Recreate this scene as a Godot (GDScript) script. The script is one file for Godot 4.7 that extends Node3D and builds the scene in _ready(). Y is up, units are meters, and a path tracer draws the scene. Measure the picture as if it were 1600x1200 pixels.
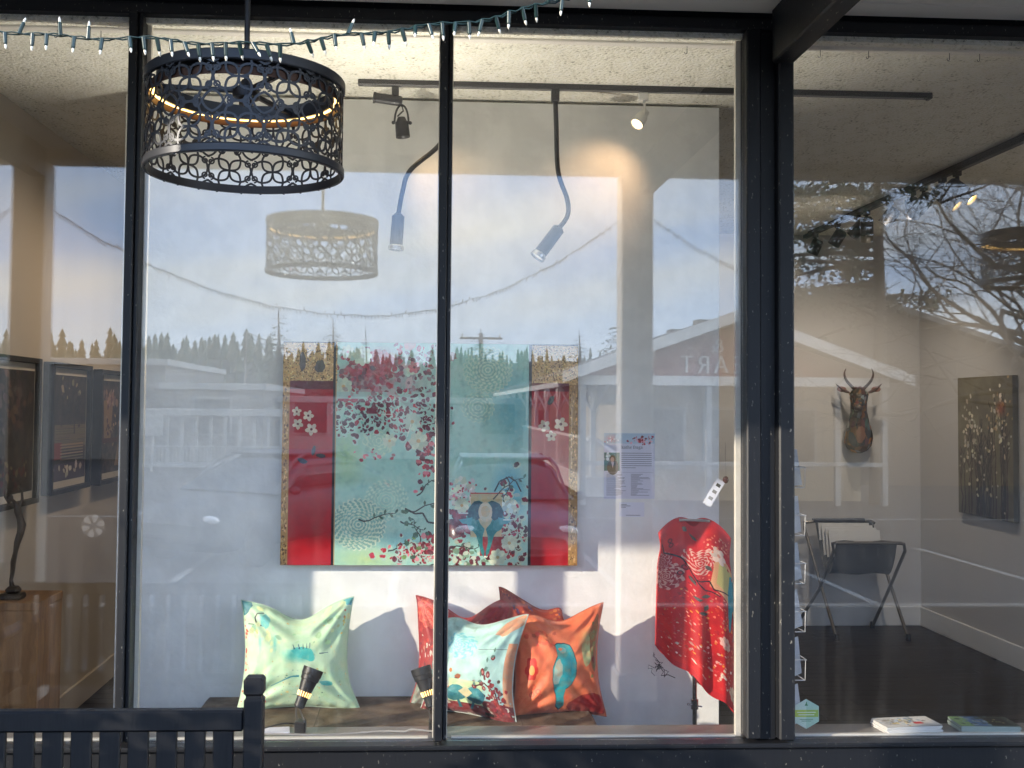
extends Node3D
# A shop window under a porch: the display behind the glass, and the street that the glass reflects.

# ---------------------------------------------------------------- mesh builder
class MB:
	var v := PackedVector3Array()
	var n := PackedVector3Array()
	var t := PackedVector2Array()
	func tri(a: Vector3, b: Vector3, c: Vector3, na: Vector3, nb: Vector3, nc: Vector3, ta := Vector2(), tb := Vector2(), tc := Vector2()) -> void:
		v.append(a); v.append(c); v.append(b)
		n.append(na); n.append(nc); n.append(nb)
		t.append(ta); t.append(tc); t.append(tb)
	func quad(a: Vector3, b: Vector3, c: Vector3, d: Vector3, r := Rect2(0, 0, 1, 1)) -> void:
		var m := (b - a).cross(d - a)
		if m.length_squared() < 1e-18:
			m = (c - b).cross(d - b)
		m = m.normalized()
		var e := r.end
		var p := r.position
		tri(a, b, c, m, m, m, Vector2(p.x, e.y), e, Vector2(e.x, p.y))
		tri(a, c, d, m, m, m, Vector2(p.x, e.y), Vector2(e.x, p.y), p)
	func out(a: Vector3, b: Vector3, c: Vector3, d: Vector3, o: Vector3) -> void:
		if (b - a).cross(c - a).dot(o) < 0.0:
			quad(d, c, b, a)
		else:
			quad(a, b, c, d)
	func box(c: Vector3, s: Vector3, bev := 0.0, q := Basis()) -> MB:
		var h := s * 0.5
		var b := minf(bev, minf(h.x, minf(h.y, h.z)) * 0.9)
		for a in 3:
			var u := (a + 1) % 3
			var w := (a + 2) % 3
			for sg in [-1.0, 1.0]:
				var pts := []
				for k in [[-1, -1], [1, -1], [1, 1], [-1, 1]]:
					var p := Vector3()
					p[a] = sg * h[a]
					p[u] = k[0] * (h[u] - b)
					p[w] = k[1] * (h[w] - b)
					pts.append(c + q * p)
				var o := Vector3()
				o[a] = sg
				out(pts[0], pts[1], pts[2], pts[3], q * o)
				if b > 0.0:
					for tg in [-1.0, 1.0]:
						var e := []
						for k in [[0, -1], [0, 1], [1, 1], [1, -1]]:
							var p := Vector3()
							p[a] = sg * (h[a] - (b if k[0] else 0.0))
							p[u] = tg * (h[u] - (0.0 if k[0] else b))
							p[w] = k[1] * (h[w] - b)
							e.append(c + q * p)
						var o2 := Vector3()
						o2[a] = sg
						o2[u] = tg
						out(e[0], e[1], e[2], e[3], q * o2)
		if b > 0.0:
			for sx in [-1.0, 1.0]:
				for sy in [-1.0, 1.0]:
					for sz in [-1.0, 1.0]:
						var p0 := c + q * Vector3(sx * h.x, sy * (h.y - b), sz * (h.z - b))
						var p1 := c + q * Vector3(sx * (h.x - b), sy * h.y, sz * (h.z - b))
						var p2 := c + q * Vector3(sx * (h.x - b), sy * (h.y - b), sz * h.z)
						var o := q * Vector3(sx, sy, sz).normalized()
						if (p1 - p0).cross(p2 - p0).dot(o) < 0.0:
							tri(p0, p2, p1, o, o, o)
						else:
							tri(p0, p1, p2, o, o, o)
		return self
	# rows of points joined into a smooth sheet; wrap closes each row into a ring
	func sheet(g: Array, wrap := false, flip := false, caps := false) -> MB:
		var R := g.size()
		var C: int = g[0].size()
		var nn := []
		for i in R:
			var row := PackedVector3Array()
			for j in C:
				var jl := (j - 1 + C) % C if wrap else maxi(j - 1, 0)
				var jr := (j + 1) % C if wrap else mini(j + 1, C - 1)
				var du: Vector3 = g[i][jr] - g[i][jl]
				var dv: Vector3 = g[mini(i + 1, R - 1)][j] - g[maxi(i - 1, 0)][j]
				var m := du.cross(dv)
				if m.length_squared() < 1e-16:
					var i2 := 1 if i == 0 else R - 2
					m = (g[i2][jr] - g[i2][jl]).cross(dv)
				row.append((-m if flip else m).normalized())
			nn.append(row)
		var last := C if wrap else C - 1
		for i in R - 1:
			for j in last:
				var k := (j + 1) % C
				var ta := Vector2(float(j) / last, 1.0 - float(i) / (R - 1))
				var tb := Vector2(float(j + 1) / last, ta.y)
				var tc := Vector2(tb.x, 1.0 - float(i + 1) / (R - 1))
				var td := Vector2(ta.x, tc.y)
				if flip:
					tri(g[i][j], g[i + 1][k], g[i][k], nn[i][j], nn[i + 1][k], nn[i][k], ta, tc, tb)
					tri(g[i][j], g[i + 1][j], g[i + 1][k], nn[i][j], nn[i + 1][j], nn[i + 1][k], ta, td, tc)
				else:
					tri(g[i][j], g[i][k], g[i + 1][k], nn[i][j], nn[i][k], nn[i + 1][k], ta, tb, tc)
					tri(g[i][j], g[i + 1][k], g[i + 1][j], nn[i][j], nn[i + 1][k], nn[i + 1][j], ta, tc, td)
		if caps:
			for e in [0, R - 1]:
				var mid := Vector3()
				for p in g[e]:
					mid += p
				mid /= C
				var o: Vector3 = (g[e][0] - g[1 if e == 0 else R - 2][0]).normalized()
				for j in C:
					var a: Vector3 = g[e][j]
					var b: Vector3 = g[e][(j + 1) % C]
					if (a - mid).cross(b - mid).dot(o) < 0.0:
						tri(mid, b, a, o, o, o)
					else:
						tri(mid, a, b, o, o, o)
		return self
	func tube(p: Array, r, sides := 8, caps := true, flat := 1.0) -> MB:
		var rows := []
		var up := Vector3(0.0123, 1, 0.0071)
		for i in p.size():
			var d: Vector3 = (p[mini(i + 1, p.size() - 1)] - p[maxi(i - 1, 0)]).normalized()
			if i == 0 and absf(d.dot(up.normalized())) > 0.95:
				up = Vector3(1, 0.013, 0.02)
			var x := up.cross(d).normalized()
			up = d.cross(x).normalized()
			var rad: float = r[i] if r is Array else r
			var row := PackedVector3Array()
			for k in sides:
				var a := TAU * k / sides
				row.append(p[i] + x * cos(a) * rad + up * sin(a) * rad * flat)
			rows.append(row)
		return sheet(rows, true, false, caps)
	func ball(c: Vector3, s: Vector3, seg := 10, rows_ := 6) -> MB:
		var g := []
		for i in rows_ + 1:
			var e := PI * (float(i) / rows_ - 0.5)
			var row := PackedVector3Array()
			for k in seg:
				var a := -TAU * k / seg
				row.append(c + Vector3(cos(a) * cos(e) * s.x, sin(e) * s.y, sin(a) * cos(e) * s.z))
			g.append(row)
		return sheet(g, true)
	# profile of (radius, height), turned about an axis; each step keeps its own edge
	func lathe(prof: Array, seg := 24, q := Basis(), c := Vector3()) -> MB:
		for i in prof.size() - 1:
			var a: Vector2 = prof[i]
			var b: Vector2 = prof[i + 1]
			var m := Vector2(b.y - a.y, a.x - b.x)
			if m.length() < 1e-9:
				continue
			m = m.normalized()
			for k in seg:
				var x0 := Vector3(cos(TAU * k / seg), 0, sin(TAU * k / seg))
				var x1 := Vector3(cos(TAU * (k + 1) / seg), 0, sin(TAU * (k + 1) / seg))
				var p := [x0 * a.x + Vector3.UP * a.y, x1 * a.x + Vector3.UP * a.y, x1 * b.x + Vector3.UP * b.y, x0 * b.x + Vector3.UP * b.y]
				var n0 := q * (x0 * m.x + Vector3.UP * m.y)
				var n1 := q * (x1 * m.x + Vector3.UP * m.y)
				for z in 4:
					p[z] = c + q * p[z]
				var ta := Vector2(float(k) / seg, 0)
				tri(p[0], p[2], p[1], n0, n1, n1, ta, ta, ta)
				tri(p[0], p[3], p[2], n0, n0, n1, ta, ta, ta)
		return self
	# outline in the x-y plane pushed from z0 to z1
	func prism(o: PackedVector2Array, z0: float, z1: float, q := Transform3D()) -> MB:
		var idx := Geometry2D.triangulate_polygon(o)
		var f := q.basis * Vector3(0, 0, 1)
		for e in 2:
			var z := z1 if e else z0
			var m := f if e else -f
			for i in range(0, idx.size(), 3):
				var a := q * Vector3(o[idx[i]].x, o[idx[i]].y, z)
				var b := q * Vector3(o[idx[i + 1]].x, o[idx[i + 1]].y, z)
				var d := q * Vector3(o[idx[i + 2]].x, o[idx[i + 2]].y, z)
				if (b - a).cross(d - a).dot(m) < 0.0:
					tri(a, d, b, m, m, m)
				else:
					tri(a, b, d, m, m, m)
		var turn := 1.0 if not Geometry2D.is_polygon_clockwise(o) else -1.0
		for i in o.size():
			var a2 := o[i]
			var b2 := o[(i + 1) % o.size()]
			var w := q.basis * Vector3((b2 - a2).y, -(b2 - a2).x, 0) * turn
			out(q * Vector3(a2.x, a2.y, z0), q * Vector3(b2.x, b2.y, z0), q * Vector3(b2.x, b2.y, z1), q * Vector3(a2.x, a2.y, z1), w)
		return self
	# flat strip cut from sheet metal, laid on a cylinder of radius R: points are (arc length, height)
	func strip(p: PackedVector2Array, w: float, th: float, R: float) -> MB:
		var L := []
		for i in p.size():
			var d := (p[mini(i + 1, p.size() - 1)] - p[maxi(i - 1, 0)]).normalized()
			var s := Vector2(-d.y, d.x) * w * 0.5
			var row := []
			for k in [[1, 1], [-1, 1], [-1, -1], [1, -1]]:
				var u: Vector2 = p[i] + s * float(k[0])
				var rr: float = R + th * 0.5 * k[1]
				row.append(Vector3(sin(u.x / R) * rr, u.y, cos(u.x / R) * rr))
			L.append(row)
		for i in p.size() - 1:
			for k in 4:
				var k2 := (k + 1) % 4
				quad(L[i][k], L[i][k2], L[i + 1][k2], L[i + 1][k])
		return self
	func mesh(mat: Material, on: ArrayMesh = null) -> ArrayMesh:
		var a := []
		a.resize(Mesh.ARRAY_MAX)
		a[Mesh.ARRAY_VERTEX] = v
		a[Mesh.ARRAY_NORMAL] = n
		a[Mesh.ARRAY_TEX_UV] = t
		var am := on if on else ArrayMesh.new()
		am.add_surface_from_arrays(Mesh.PRIMITIVE_TRIANGLES, a)
		am.surface_set_material(am.get_surface_count() - 1, mat)
		return am

# ---------------------------------------------------------------- painter for flat print and grain
class Paint:
	var im: Image
	var w: int
	var h: int
	var rng := RandomNumberGenerator.new()
	var k := 1.0
	var o := Vector2()
	func _init(w_: int, h_: int, c: Color, sd := 1) -> void:
		w = w_
		h = h_
		im = Image.create(w, h, false, Image.FORMAT_RGB8)
		im.fill(c)
		rng.seed = sd
	func poly(p_: PackedVector2Array, c: Color) -> void:
		var p := PackedVector2Array()
		for q in p_:
			p.append((q - o) * k)
		var lo := 1e9
		var hi := -1e9
		for q in p:
			lo = minf(lo, q.y)
			hi = maxf(hi, q.y)
		for y in range(maxi(0, int(lo)), mini(h, int(hi) + 1)):
			var xs := []
			var yy := y + 0.5
			for i in p.size():
				var a := p[i]
				var b := p[(i + 1) % p.size()]
				if (a.y <= yy) != (b.y <= yy):
					xs.append(a.x + (yy - a.y) / (b.y - a.y) * (b.x - a.x))
			xs.sort()
			for i in range(0, xs.size() - 1, 2):
				var x0 := int(round(xs[i]))
				var x1 := int(round(xs[i + 1]))
				if x1 > x0:
					im.fill_rect(Rect2i(x0, y, x1 - x0, 1), c)
	func rect(x: float, y: float, ww: float, hh: float, c: Color) -> void:
		poly(PackedVector2Array([Vector2(x, y), Vector2(x + ww, y), Vector2(x + ww, y + hh), Vector2(x, y + hh)]), c)
	func ell(x: float, y: float, rx: float, ry: float, c: Color, rot := 0.0, wob := 0.0, lobes := 0) -> void:
		var p := PackedVector2Array()
		var cnt := 16 if lobes == 0 else lobes * 6
		var ph := rng.randf() * TAU
		for i in cnt:
			var a := TAU * i / cnt
			var r := 1.0 + (wob * absf(sin(a * lobes * 0.5 + ph)) - wob * 0.5 if lobes else wob * (rng.randf() - 0.5))
			p.append(Vector2(x, y) + Vector2(cos(a) * rx * r, sin(a) * ry * r).rotated(rot))
		poly(p, c)
	func stroke(p: Array, wd: float, c: Color, wd2 := -1.0) -> void:
		for i in p.size() - 1:
			var a: Vector2 = p[i]
			var b: Vector2 = p[i + 1]
			var s := (b - a).normalized().orthogonal()
			var w0 := (wd if wd2 < 0.0 else lerpf(wd, wd2, float(i) / (p.size() - 1))) * 0.5
			var w1 := (wd if wd2 < 0.0 else lerpf(wd, wd2, float(i + 1) / (p.size() - 1))) * 0.5
			poly(PackedVector2Array([a + s * w0, b + s * w1, b - s * w1, a - s * w0]), c)
	func vary(c: Color, k := 0.12) -> Color:
		var l := 1.0 + (rng.randf() - 0.5) * k * 2.0
		return Color(clampf(c.r * l + (rng.randf() - 0.5) * k * 0.4, 0, 1), clampf(c.g * l, 0, 1), clampf(c.b * l + (rng.randf() - 0.5) * k * 0.4, 0, 1))
	# a stencilled rose: scalloped rings inside one another
	func rose(x: float, y: float, r: float, a: Color, b: Color, rings := 6) -> void:
		for i in rings:
			var q := r * (1.0 - float(i) / rings)
			ell(x, y, q, q * 0.95, a, rng.randf() * 3.0, 0.2, 11 - i)
			ell(x + rng.randf_range(-1, 1), y, q - r * 0.07, (q - r * 0.07) * 0.95, b, rng.randf() * 3.0, 0.22, 11 - i)
	# a round of lace: rings of small scallops
	func lace(x: float, y: float, r: float, a: Color, b: Color) -> void:
		var rings := int(r / 4.5)
		for i in rings:
			var q := r * (1.0 - float(i) / rings)
			ell(x, y, q, q * 0.93, a, 0.0, 0.12, maxi(7, int(q * 0.75)))
			ell(x, y, q - r * 0.055, (q - r * 0.055) * 0.93, vary(b, 0.05), 0.0, 0.14, maxi(7, int(q * 0.75)))
	func bloom(x: float, y: float, r: float, c: Color, mid: Color, petals := 5) -> void:
		var ph := rng.randf() * TAU
		for i in petals:
			var a := ph + TAU * i / petals
			ell(x + cos(a) * r * 0.6, y + sin(a) * r * 0.6, r * 0.52, r * 0.38, vary(c, 0.08), a, 0.15)
		ell(x, y, r * 0.22, r * 0.22, mid)
	func scatter(x: float, y: float, sx: float, sy: float, many: int, r0: float, r1: float, cols: Array, gap := Color(0, 0, 0, 0)) -> void:
		for i in many:
			var px := x + rng.randfn() * sx
			var py := y + rng.randfn() * sy
			var r := rng.randf_range(r0, r1)
			if gap.a > 0.0:
				ell(px + 1, py + 1, r * 1.35, r * 1.1, gap, rng.randf() * 3.0, 0.3)
			ell(px, py, r, r * rng.randf_range(0.55, 0.9), vary(cols[rng.randi() % cols.size()], 0.15), rng.randf() * 3.0, 0.35)
	func leaf(x: float, y: float, l: float, a: float, c: Color) -> void:
		var d := Vector2(cos(a), sin(a)) * l
		var s := d.orthogonal() * 0.24
		var o := Vector2(x, y)
		poly(PackedVector2Array([o, o + d * 0.3 + s * 0.8, o + d * 0.6 + s, o + d, o + d * 0.6 - s, o + d * 0.3 - s * 0.8]), c)
	func twig(x: float, y: float, l: float, a: float, c: Color, leafc: Color, wd := 3.0) -> void:
		var p := [Vector2(x, y)]
		var q := Vector2(x, y)
		for i in 7:
			a += rng.randf_range(-0.5, 0.5)
			q += Vector2(cos(a), sin(a)) * l / 7.0
			p.append(q)
			if i > 1:
				leaf(q.x, q.y, l * 0.14, a + (1.0 if i % 2 else -1.0), vary(leafc, 0.2))
		stroke(p, wd, c, wd * 0.4)
	# soft patches: cloud of one colour laid over by its noise
	func wash(c: Color, freq: float, cut: float, most: float, sd: int, area := Rect2i()) -> void:
		var r := area if area.size.x > 0 else Rect2i(0, 0, w, h)
		var f := FastNoiseLite.new()
		f.seed = sd
		f.frequency = freq
		var qw := maxi(2, r.size.x / 4)
		var qh := maxi(2, r.size.y / 4)
		var q := Image.create(qw, qh, false, Image.FORMAT_RGBA8)
		for y in qh:
			for x in qw:
				q.set_pixel(x, y, Color(c, clampf((f.get_noise_2d(x * 4, y * 4) * 0.5 + 0.5 - cut) / (1.0 - cut), 0, 1) * most))
		over(q, r)
	func glow(x: float, y: float, rx: float, ry: float, c: Color, most: float) -> void:
		var q := Image.create(24, 24, false, Image.FORMAT_RGBA8)
		for j in 24:
			for i in 24:
				var d := Vector2(i - 11.5, j - 11.5).length() / 11.5
				q.set_pixel(i, j, Color(c, clampf(1.0 - d, 0, 1) * most))
		over(q, Rect2i(int((x - rx - o.x) * k), int((y - ry - o.y) * k), maxi(2, int(rx * 2 * k)), maxi(2, int(ry * 2 * k))))
	func over(q: Image, r: Rect2i) -> void:
		q.resize(r.size.x, r.size.y, Image.INTERPOLATE_BILINEAR)
		im.convert(Image.FORMAT_RGBA8)
		im.blend_rect(q, Rect2i(0, 0, r.size.x, r.size.y), r.position)
		im.convert(Image.FORMAT_RGB8)
	func tex() -> ImageTexture:
		return ImageTexture.create_from_image(im)

# ---------------------------------------------------------------- naming, parenting, materials
var used := {}
var M := {}
var rng := RandomNumberGenerator.new()

func numbered(called: String) -> String:
	var k: int = used.get(called, -1) + 1
	used[called] = k
	return called if k == 0 else "%s_%03d" % [called, k]

func tag(o: Node3D, label: String, category: String, group := "") -> Node3D:
	o.set_meta("label", label)
	o.set_meta("category", category)
	if group:
		o.set_meta("group", group)
	return o

func thing(called: String, label: String, category: String, at := Vector3(), group := "", turn := 0.0) -> Node3D:
	var o := Node3D.new()
	o.name = numbered(called)
	add_child(o)
	o.position = at
	o.rotation.y = turn
	return tag(o, label, category, group)

func part(called: String, m: Mesh, parent: Node3D, at := Vector3()) -> MeshInstance3D:
	var o := MeshInstance3D.new()
	o.name = called
	o.mesh = m
	o.position = at
	if parent == self:
		o.name = numbered(called)
	else:
		var k := 0
		while parent.has_node(NodePath(o.name)):
			k += 1
			o.name = "%s_%03d" % [called, k]
	parent.add_child(o, true)
	return o

func struct(called: String, m: Mesh, at := Vector3()) -> MeshInstance3D:
	var o := part(called, m, self, at)
	o.set_meta("kind", "structure")
	return o

func dup(src: Node3D, label: String, at: Vector3, turn := 0.0) -> Node3D:
	var o: Node3D = src.duplicate()
	o.name = numbered(str(src.name).trim_suffix("_000"))
	add_child(o)
	o.position = at
	o.rotation.y = turn
	o.set_meta("label", label)
	return o

func bx(mat: Material, c: Vector3, s: Vector3, bev := 0.0, q := Basis()) -> ArrayMesh:
	return MB.new().box(c, s, bev, q).mesh(mat)

func mat(lin: Color, rough := 0.6, metal := 0.0) -> StandardMaterial3D:
	var m := StandardMaterial3D.new()
	m.albedo_color = lin.linear_to_srgb()
	m.roughness = rough
	m.metallic = metal
	return m

func tri_tex(m: StandardMaterial3D, scale: Vector3) -> StandardMaterial3D:
	m.uv1_triplanar = true
	m.uv1_world_triplanar = true
	m.uv1_scale = scale
	return m

func noise_img(sd: int, freq: float, size := 512, kind := FastNoiseLite.TYPE_SIMPLEX_SMOOTH, oct := 4) -> Image:
	var f := FastNoiseLite.new()
	f.seed = sd
	f.frequency = freq
	f.noise_type = kind
	f.fractal_octaves = oct
	return f.get_seamless_image(size, size)

# grey noise turned into a colour texture through two or three colours
func ramp(im: Image, cols: Array, lo := 0.0, hi := 1.0) -> ImageTexture:
	var g := im.duplicate()
	g.convert(Image.FORMAT_L8)
	var src: PackedByteArray = g.get_data()
	var lut := PackedByteArray()
	for i in 256:
		var x := clampf((i / 255.0 - lo) / (hi - lo), 0, 1) * (cols.size() - 1)
		var k := mini(int(x), cols.size() - 2)
		var c: Color = cols[k].lerp(cols[k + 1], x - k)
		lut.append(int(c.r * 255))
		lut.append(int(c.g * 255))
		lut.append(int(c.b * 255))
	var o := PackedByteArray()
	o.resize(src.size() * 3)
	for i in src.size():
		var s := src[i] * 3
		o[i * 3] = lut[s]
		o[i * 3 + 1] = lut[s + 1]
		o[i * 3 + 2] = lut[s + 2]
	return ImageTexture.create_from_image(Image.create_from_data(g.get_width(), g.get_height(), false, Image.FORMAT_RGB8, o))

func grey(im: Image) -> ImageTexture:
	var g := im.duplicate()
	g.convert(Image.FORMAT_L8)
	return ImageTexture.create_from_image(g)

func relief(m: StandardMaterial3D, t: Texture2D, cm: float) -> StandardMaterial3D:
	m.heightmap_enabled = true
	m.heightmap_texture = t
	m.heightmap_scale = cm
	return m

func printed(t: Texture2D, rough := 0.7) -> StandardMaterial3D:
	var m := StandardMaterial3D.new()
	m.albedo_texture = t
	m.roughness = rough
	m.texture_repeat = false
	return m

func glowing(c: Color, e: float) -> StandardMaterial3D:
	var m := mat(Color(0.8, 0.7, 0.5), 0.5)
	m.emission_enabled = true
	m.emission = c
	m.emission_energy_multiplier = e
	return m

func spot(at: Vector3, to: Vector3, c: Color, e: float, angle: float, size := 0.02) -> void:
	var l := SpotLight3D.new()
	l.name = numbered("lamp_beam")
	l.light_color = c
	l.light_energy = e
	l.spot_angle = angle
	l.spot_angle_attenuation = 0.9
	l.spot_range = 12.0
	l.spot_attenuation = 2.0
	l.light_size = size
	l.shadow_enabled = true
	add_child(l)
	l.look_at_from_position(at, to, Vector3(0.1, 0.2, 1))

# ================================================================ the scene
func _ready() -> void:
	rng.seed = 7
	view_and_light()
	materials()
	ground_and_shell()
	shop_front()
	street()
	display()
	rooms()
	porch_things()

func view_and_light() -> void:
	var cam := Camera3D.new()
	cam.name = "camera"
	cam.projection = Camera3D.PROJECTION_FRUSTUM
	cam.near = 0.05
	cam.far = 1500.0
	cam.size = 0.05 * 1200.0 / 1640.0
	cam.frustum_offset = Vector2(55.0, -25.0) / 1640.0 * 0.05
	add_child(cam)
	cam.position = Vector3(0, 1.70, 3.86)
	var yaw := deg_to_rad(2.83)
	var pit := deg_to_rad(2.13)
	var fw := Vector3(sin(yaw) * cos(pit), sin(pit), -cos(yaw) * cos(pit))
	var rt := Vector3(cos(yaw), 0, sin(yaw))
	var up := rt.cross(fw)
	var rl := 0.009
	cam.basis = Basis(rt * cos(rl) + up * sin(rl), up * cos(rl) - rt * sin(rl), -fw)
	cam.current = true

	var env := Environment.new()
	env.background_mode = Environment.BG_SKY
	env.tonemap_mode = Environment.TONE_MAPPER_LINEAR
	env.tonemap_exposure = 4.9
	env.sdfgi_enabled = true
	env.ssao_enabled = true
	env.ssil_enabled = true
	var sky := Sky.new()
	var pm := PanoramaSkyMaterial.new()
	pm.panorama = sky_picture()
	sky.sky_material = pm
	env.sky = sky
	var we := WorldEnvironment.new()
	we.name = "world_environment"
	we.environment = env
	add_child(we)

	var sun := DirectionalLight3D.new()
	sun.name = "sun"
	sun.light_energy = 0.60
	sun.light_color = Color(1.0, 0.95, 0.87)
	sun.light_angular_distance = 0.55
	sun.shadow_enabled = true
	add_child(sun)
	sun.look_at_from_position(Vector3(), Vector3(1.85, -0.625, -1.0), Vector3.UP)

# a pale winter sky: blue overhead, bright towards the sun, streaks of high cloud
func sky_picture() -> ImageTexture:
	var W := 768
	var H := 384
	var im := Image.create(W, H, false, Image.FORMAT_RGBF)
	var f := FastNoiseLite.new()
	f.seed = 5
	f.frequency = 1.0
	f.fractal_octaves = 5
	var sun := Vector3(-1.85, 0.625, 1.0).normalized()
	for y in H:
		var e := PI * (0.5 - (y + 0.5) / H)
		for x in W:
			var a := TAU * ((x + 0.5) / W - 0.5)
			var d := Vector3(sin(a) * cos(e), sin(e), -cos(a) * cos(e))
			var up := maxf(d.y, 0.0)
			var c := Color(0.72, 0.84, 0.98).lerp(Color(0.14, 0.29, 0.65), 1.0 - pow(1.0 - up, 7.0))
			var g := maxf(d.dot(sun), 0.0)
			c = c * (0.50 + 0.80 * pow(g, 2.0)) + Color(0.90, 0.87, 0.80) * pow(g, 4.0) * 1.0
			var q := Vector3(d.x * 1.1, (up + 0.10) * 8.0 + d.x * 0.8, d.z * 1.1) / (up + 0.45)
			var k := f.get_noise_3d(q.x * 0.9, q.y * 2.4, q.z * 0.9) * 1.15 + 0.36 + 0.5 * g * g
			k = clampf(k, 0, 1) * clampf(up * 9.0, 0.3, 1.0) * (1.0 - up * 0.6)
			c = c.lerp(Color(0.93, 0.97, 0.99) * (0.36 + 1.45 * pow(g, 2.2)), k * 0.85)
			im.set_pixel(x, y, Color(c.r * 1.70, c.g * 1.70, c.b * 1.60))
	return ImageTexture.create_from_image(im)

func materials() -> void:
	var fine := noise_img(11, 0.06, 512, FastNoiseLite.TYPE_SIMPLEX_SMOOTH, 3)
	var soft := noise_img(12, 0.012, 512)
	var fine_t := grey(fine)
	var cells := noise_img(13, 0.05, 512, FastNoiseLite.TYPE_CELLULAR, 2)
	# popcorn ceiling
	var pc := StandardMaterial3D.new()
	var mix := Image.create(512, 512, false, Image.FORMAT_L8)
	fine.convert(Image.FORMAT_L8)
	soft.convert(Image.FORMAT_L8)
	cells.convert(Image.FORMAT_L8)
	for y in 512:
		for x in 512:
			var v := fine.get_pixel(x, y).r * 0.62 + soft.get_pixel(x, y).r * 0.30 + cells.get_pixel((x * 2) % 512, (y * 2) % 512).r * 0.16
			mix.set_pixel(x, y, Color(v, v, v))
	pc.albedo_texture = ramp(mix, [Color(0.55, 0.53, 0.47), Color(0.90, 0.885, 0.82), Color(0.94, 0.925, 0.86), Color(0.95, 0.94, 0.90)], 0.20, 0.66)
	pc.roughness = 0.95
	relief(tri_tex(pc, Vector3(1.55, 1.55, 1.55)), fine_t, 0.7)
	M.popcorn = pc
	var pl := StandardMaterial3D.new()
	pl.albedo_texture = ramp(soft, [Color(0.93, 0.93, 0.91), Color(0.96, 0.96, 0.94)], 0.3, 0.7)
	pl.roughness = 0.75
	relief(tri_tex(pl, Vector3.ONE * 0.9), fine_t, 0.08)
	M.panel = pl
	M.wall_grey = relief(tri_tex(mat(Color(0.52, 0.505, 0.485), 0.85), Vector3.ONE * 2.0), fine_t, 0.06)
	M.wall_warm = relief(tri_tex(mat(Color(0.54, 0.485, 0.41), 0.85), Vector3.ONE * 2.0), fine_t, 0.06)
	M.trim_white = mat(Color(0.74, 0.74, 0.72), 0.5)
	# brushed navy paint with a few chips down to an old white coat
	var brush := Image.create(512, 512, false, Image.FORMAT_L8)
	var f := FastNoiseLite.new()
	f.seed = 21
	f.frequency = 0.05
	var chips := FastNoiseLite.new()
	chips.seed = 22
	chips.frequency = 0.045
	var navy := Image.create(512, 512, false, Image.FORMAT_RGB8)
	for y in 512:
		for x in 512:
			var g := f.get_noise_2d(x * 1.3, y * 0.1) * 0.5 + 0.5
			var q := f.get_noise_2d(x * 0.14 + 900, y * 0.1) * 0.5 + 0.5
			brush.set_pixel(x, y, Color(g, g, g))
			var c := Color(0.085, 0.103, 0.145).lerp(Color(0.12, 0.132, 0.165), g).lerp(Color(0.16, 0.165, 0.175), clampf((q - 0.5) * 1.6, 0, 0.6)) * 0.56
			if chips.get_noise_2d(x * 2.2, y * 0.7) > 0.56:
				c = Color(0.50, 0.48, 0.44)
			navy.set_pixel(x, y, c)
	var nv := StandardMaterial3D.new()
	nv.albedo_texture = ImageTexture.create_from_image(navy)
	nv.roughness = 0.52
	relief(tri_tex(nv, Vector3.ONE * 1.3), ImageTexture.create_from_image(brush), 0.05)
	M.navy = nv
	var nb := StandardMaterial3D.new()
	nb.albedo_texture = ramp(Image.create_from_data(512, 512, false, Image.FORMAT_L8, brush.get_data()), [Color(0.036, 0.045, 0.068), Color(0.085, 0.09, 0.105)])
	nb.roughness = 0.5
	relief(tri_tex(nb, Vector3.ONE * 2.5), ImageTexture.create_from_image(brush), 0.04)
	M.bench = nb
	M.bead = relief(tri_tex(mat(Color(0.66, 0.62, 0.54), 0.6), Vector3.ONE * 3.0), grey(soft), 0.2)
	M.soffit = relief(tri_tex(mat(Color(0.78, 0.74, 0.67), 0.6), Vector3(0.5, 1, 3)), fine_t, 0.03)
	M.beam_white = tri_tex(mat(Color(0.60, 0.56, 0.50), 0.6), Vector3.ONE)
	var gl := StandardMaterial3D.new()
	gl.transparency = BaseMaterial3D.TRANSPARENCY_ALPHA
	gl.albedo_color = Color(0.97, 0.985, 0.98, 0.0)
	gl.roughness = 0.0
	gl.metallic = 0.0
	gl.metallic_specular = 0.5
	M.glass = gl
	# faint dust: vertical runs, specks, more of it along the edges
	var du := Image.create(256, 512, false, Image.FORMAT_RGBA8)
	for y in 512:
		for x in 256:
			var e := minf(minf(x, 255 - x) / 20.0, minf(y * 0.5, 511 - y) / 26.0)
			var q := clampf(f.get_noise_2d(x * 0.9 + 50, y * 0.06) * 0.9 + 0.05, 0, 1) * 0.5 + clampf(1.0 - e, 0, 1) * 0.35 * (0.6 + f.get_noise_2d(x, y))
			if chips.get_noise_2d(x * 4.1 + 700, y * 4.1) > 0.66:
				q += 0.7
			du.set_pixel(x, y, Color(0.80, 0.79, 0.76, clampf(q, 0, 1)))
	var dm := StandardMaterial3D.new()
	dm.transparency = BaseMaterial3D.TRANSPARENCY_ALPHA
	dm.albedo_color = Color(1, 1, 1, 0.07)
	dm.albedo_texture = ImageTexture.create_from_image(du)
	dm.roughness = 0.9
	dm.specular_mode = BaseMaterial3D.SPECULAR_DISABLED
	M.dust = dm
	M.black = mat(Color(0.022, 0.022, 0.024), 0.45)
	M.black_metal = mat(Color(0.03, 0.032, 0.036), 0.4, 0.3)
	M.chrome = mat(Color(0.55, 0.55, 0.55), 0.25, 1.0)
	M.steel = mat(Color(0.25, 0.23, 0.2), 0.35, 0.9)
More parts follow.
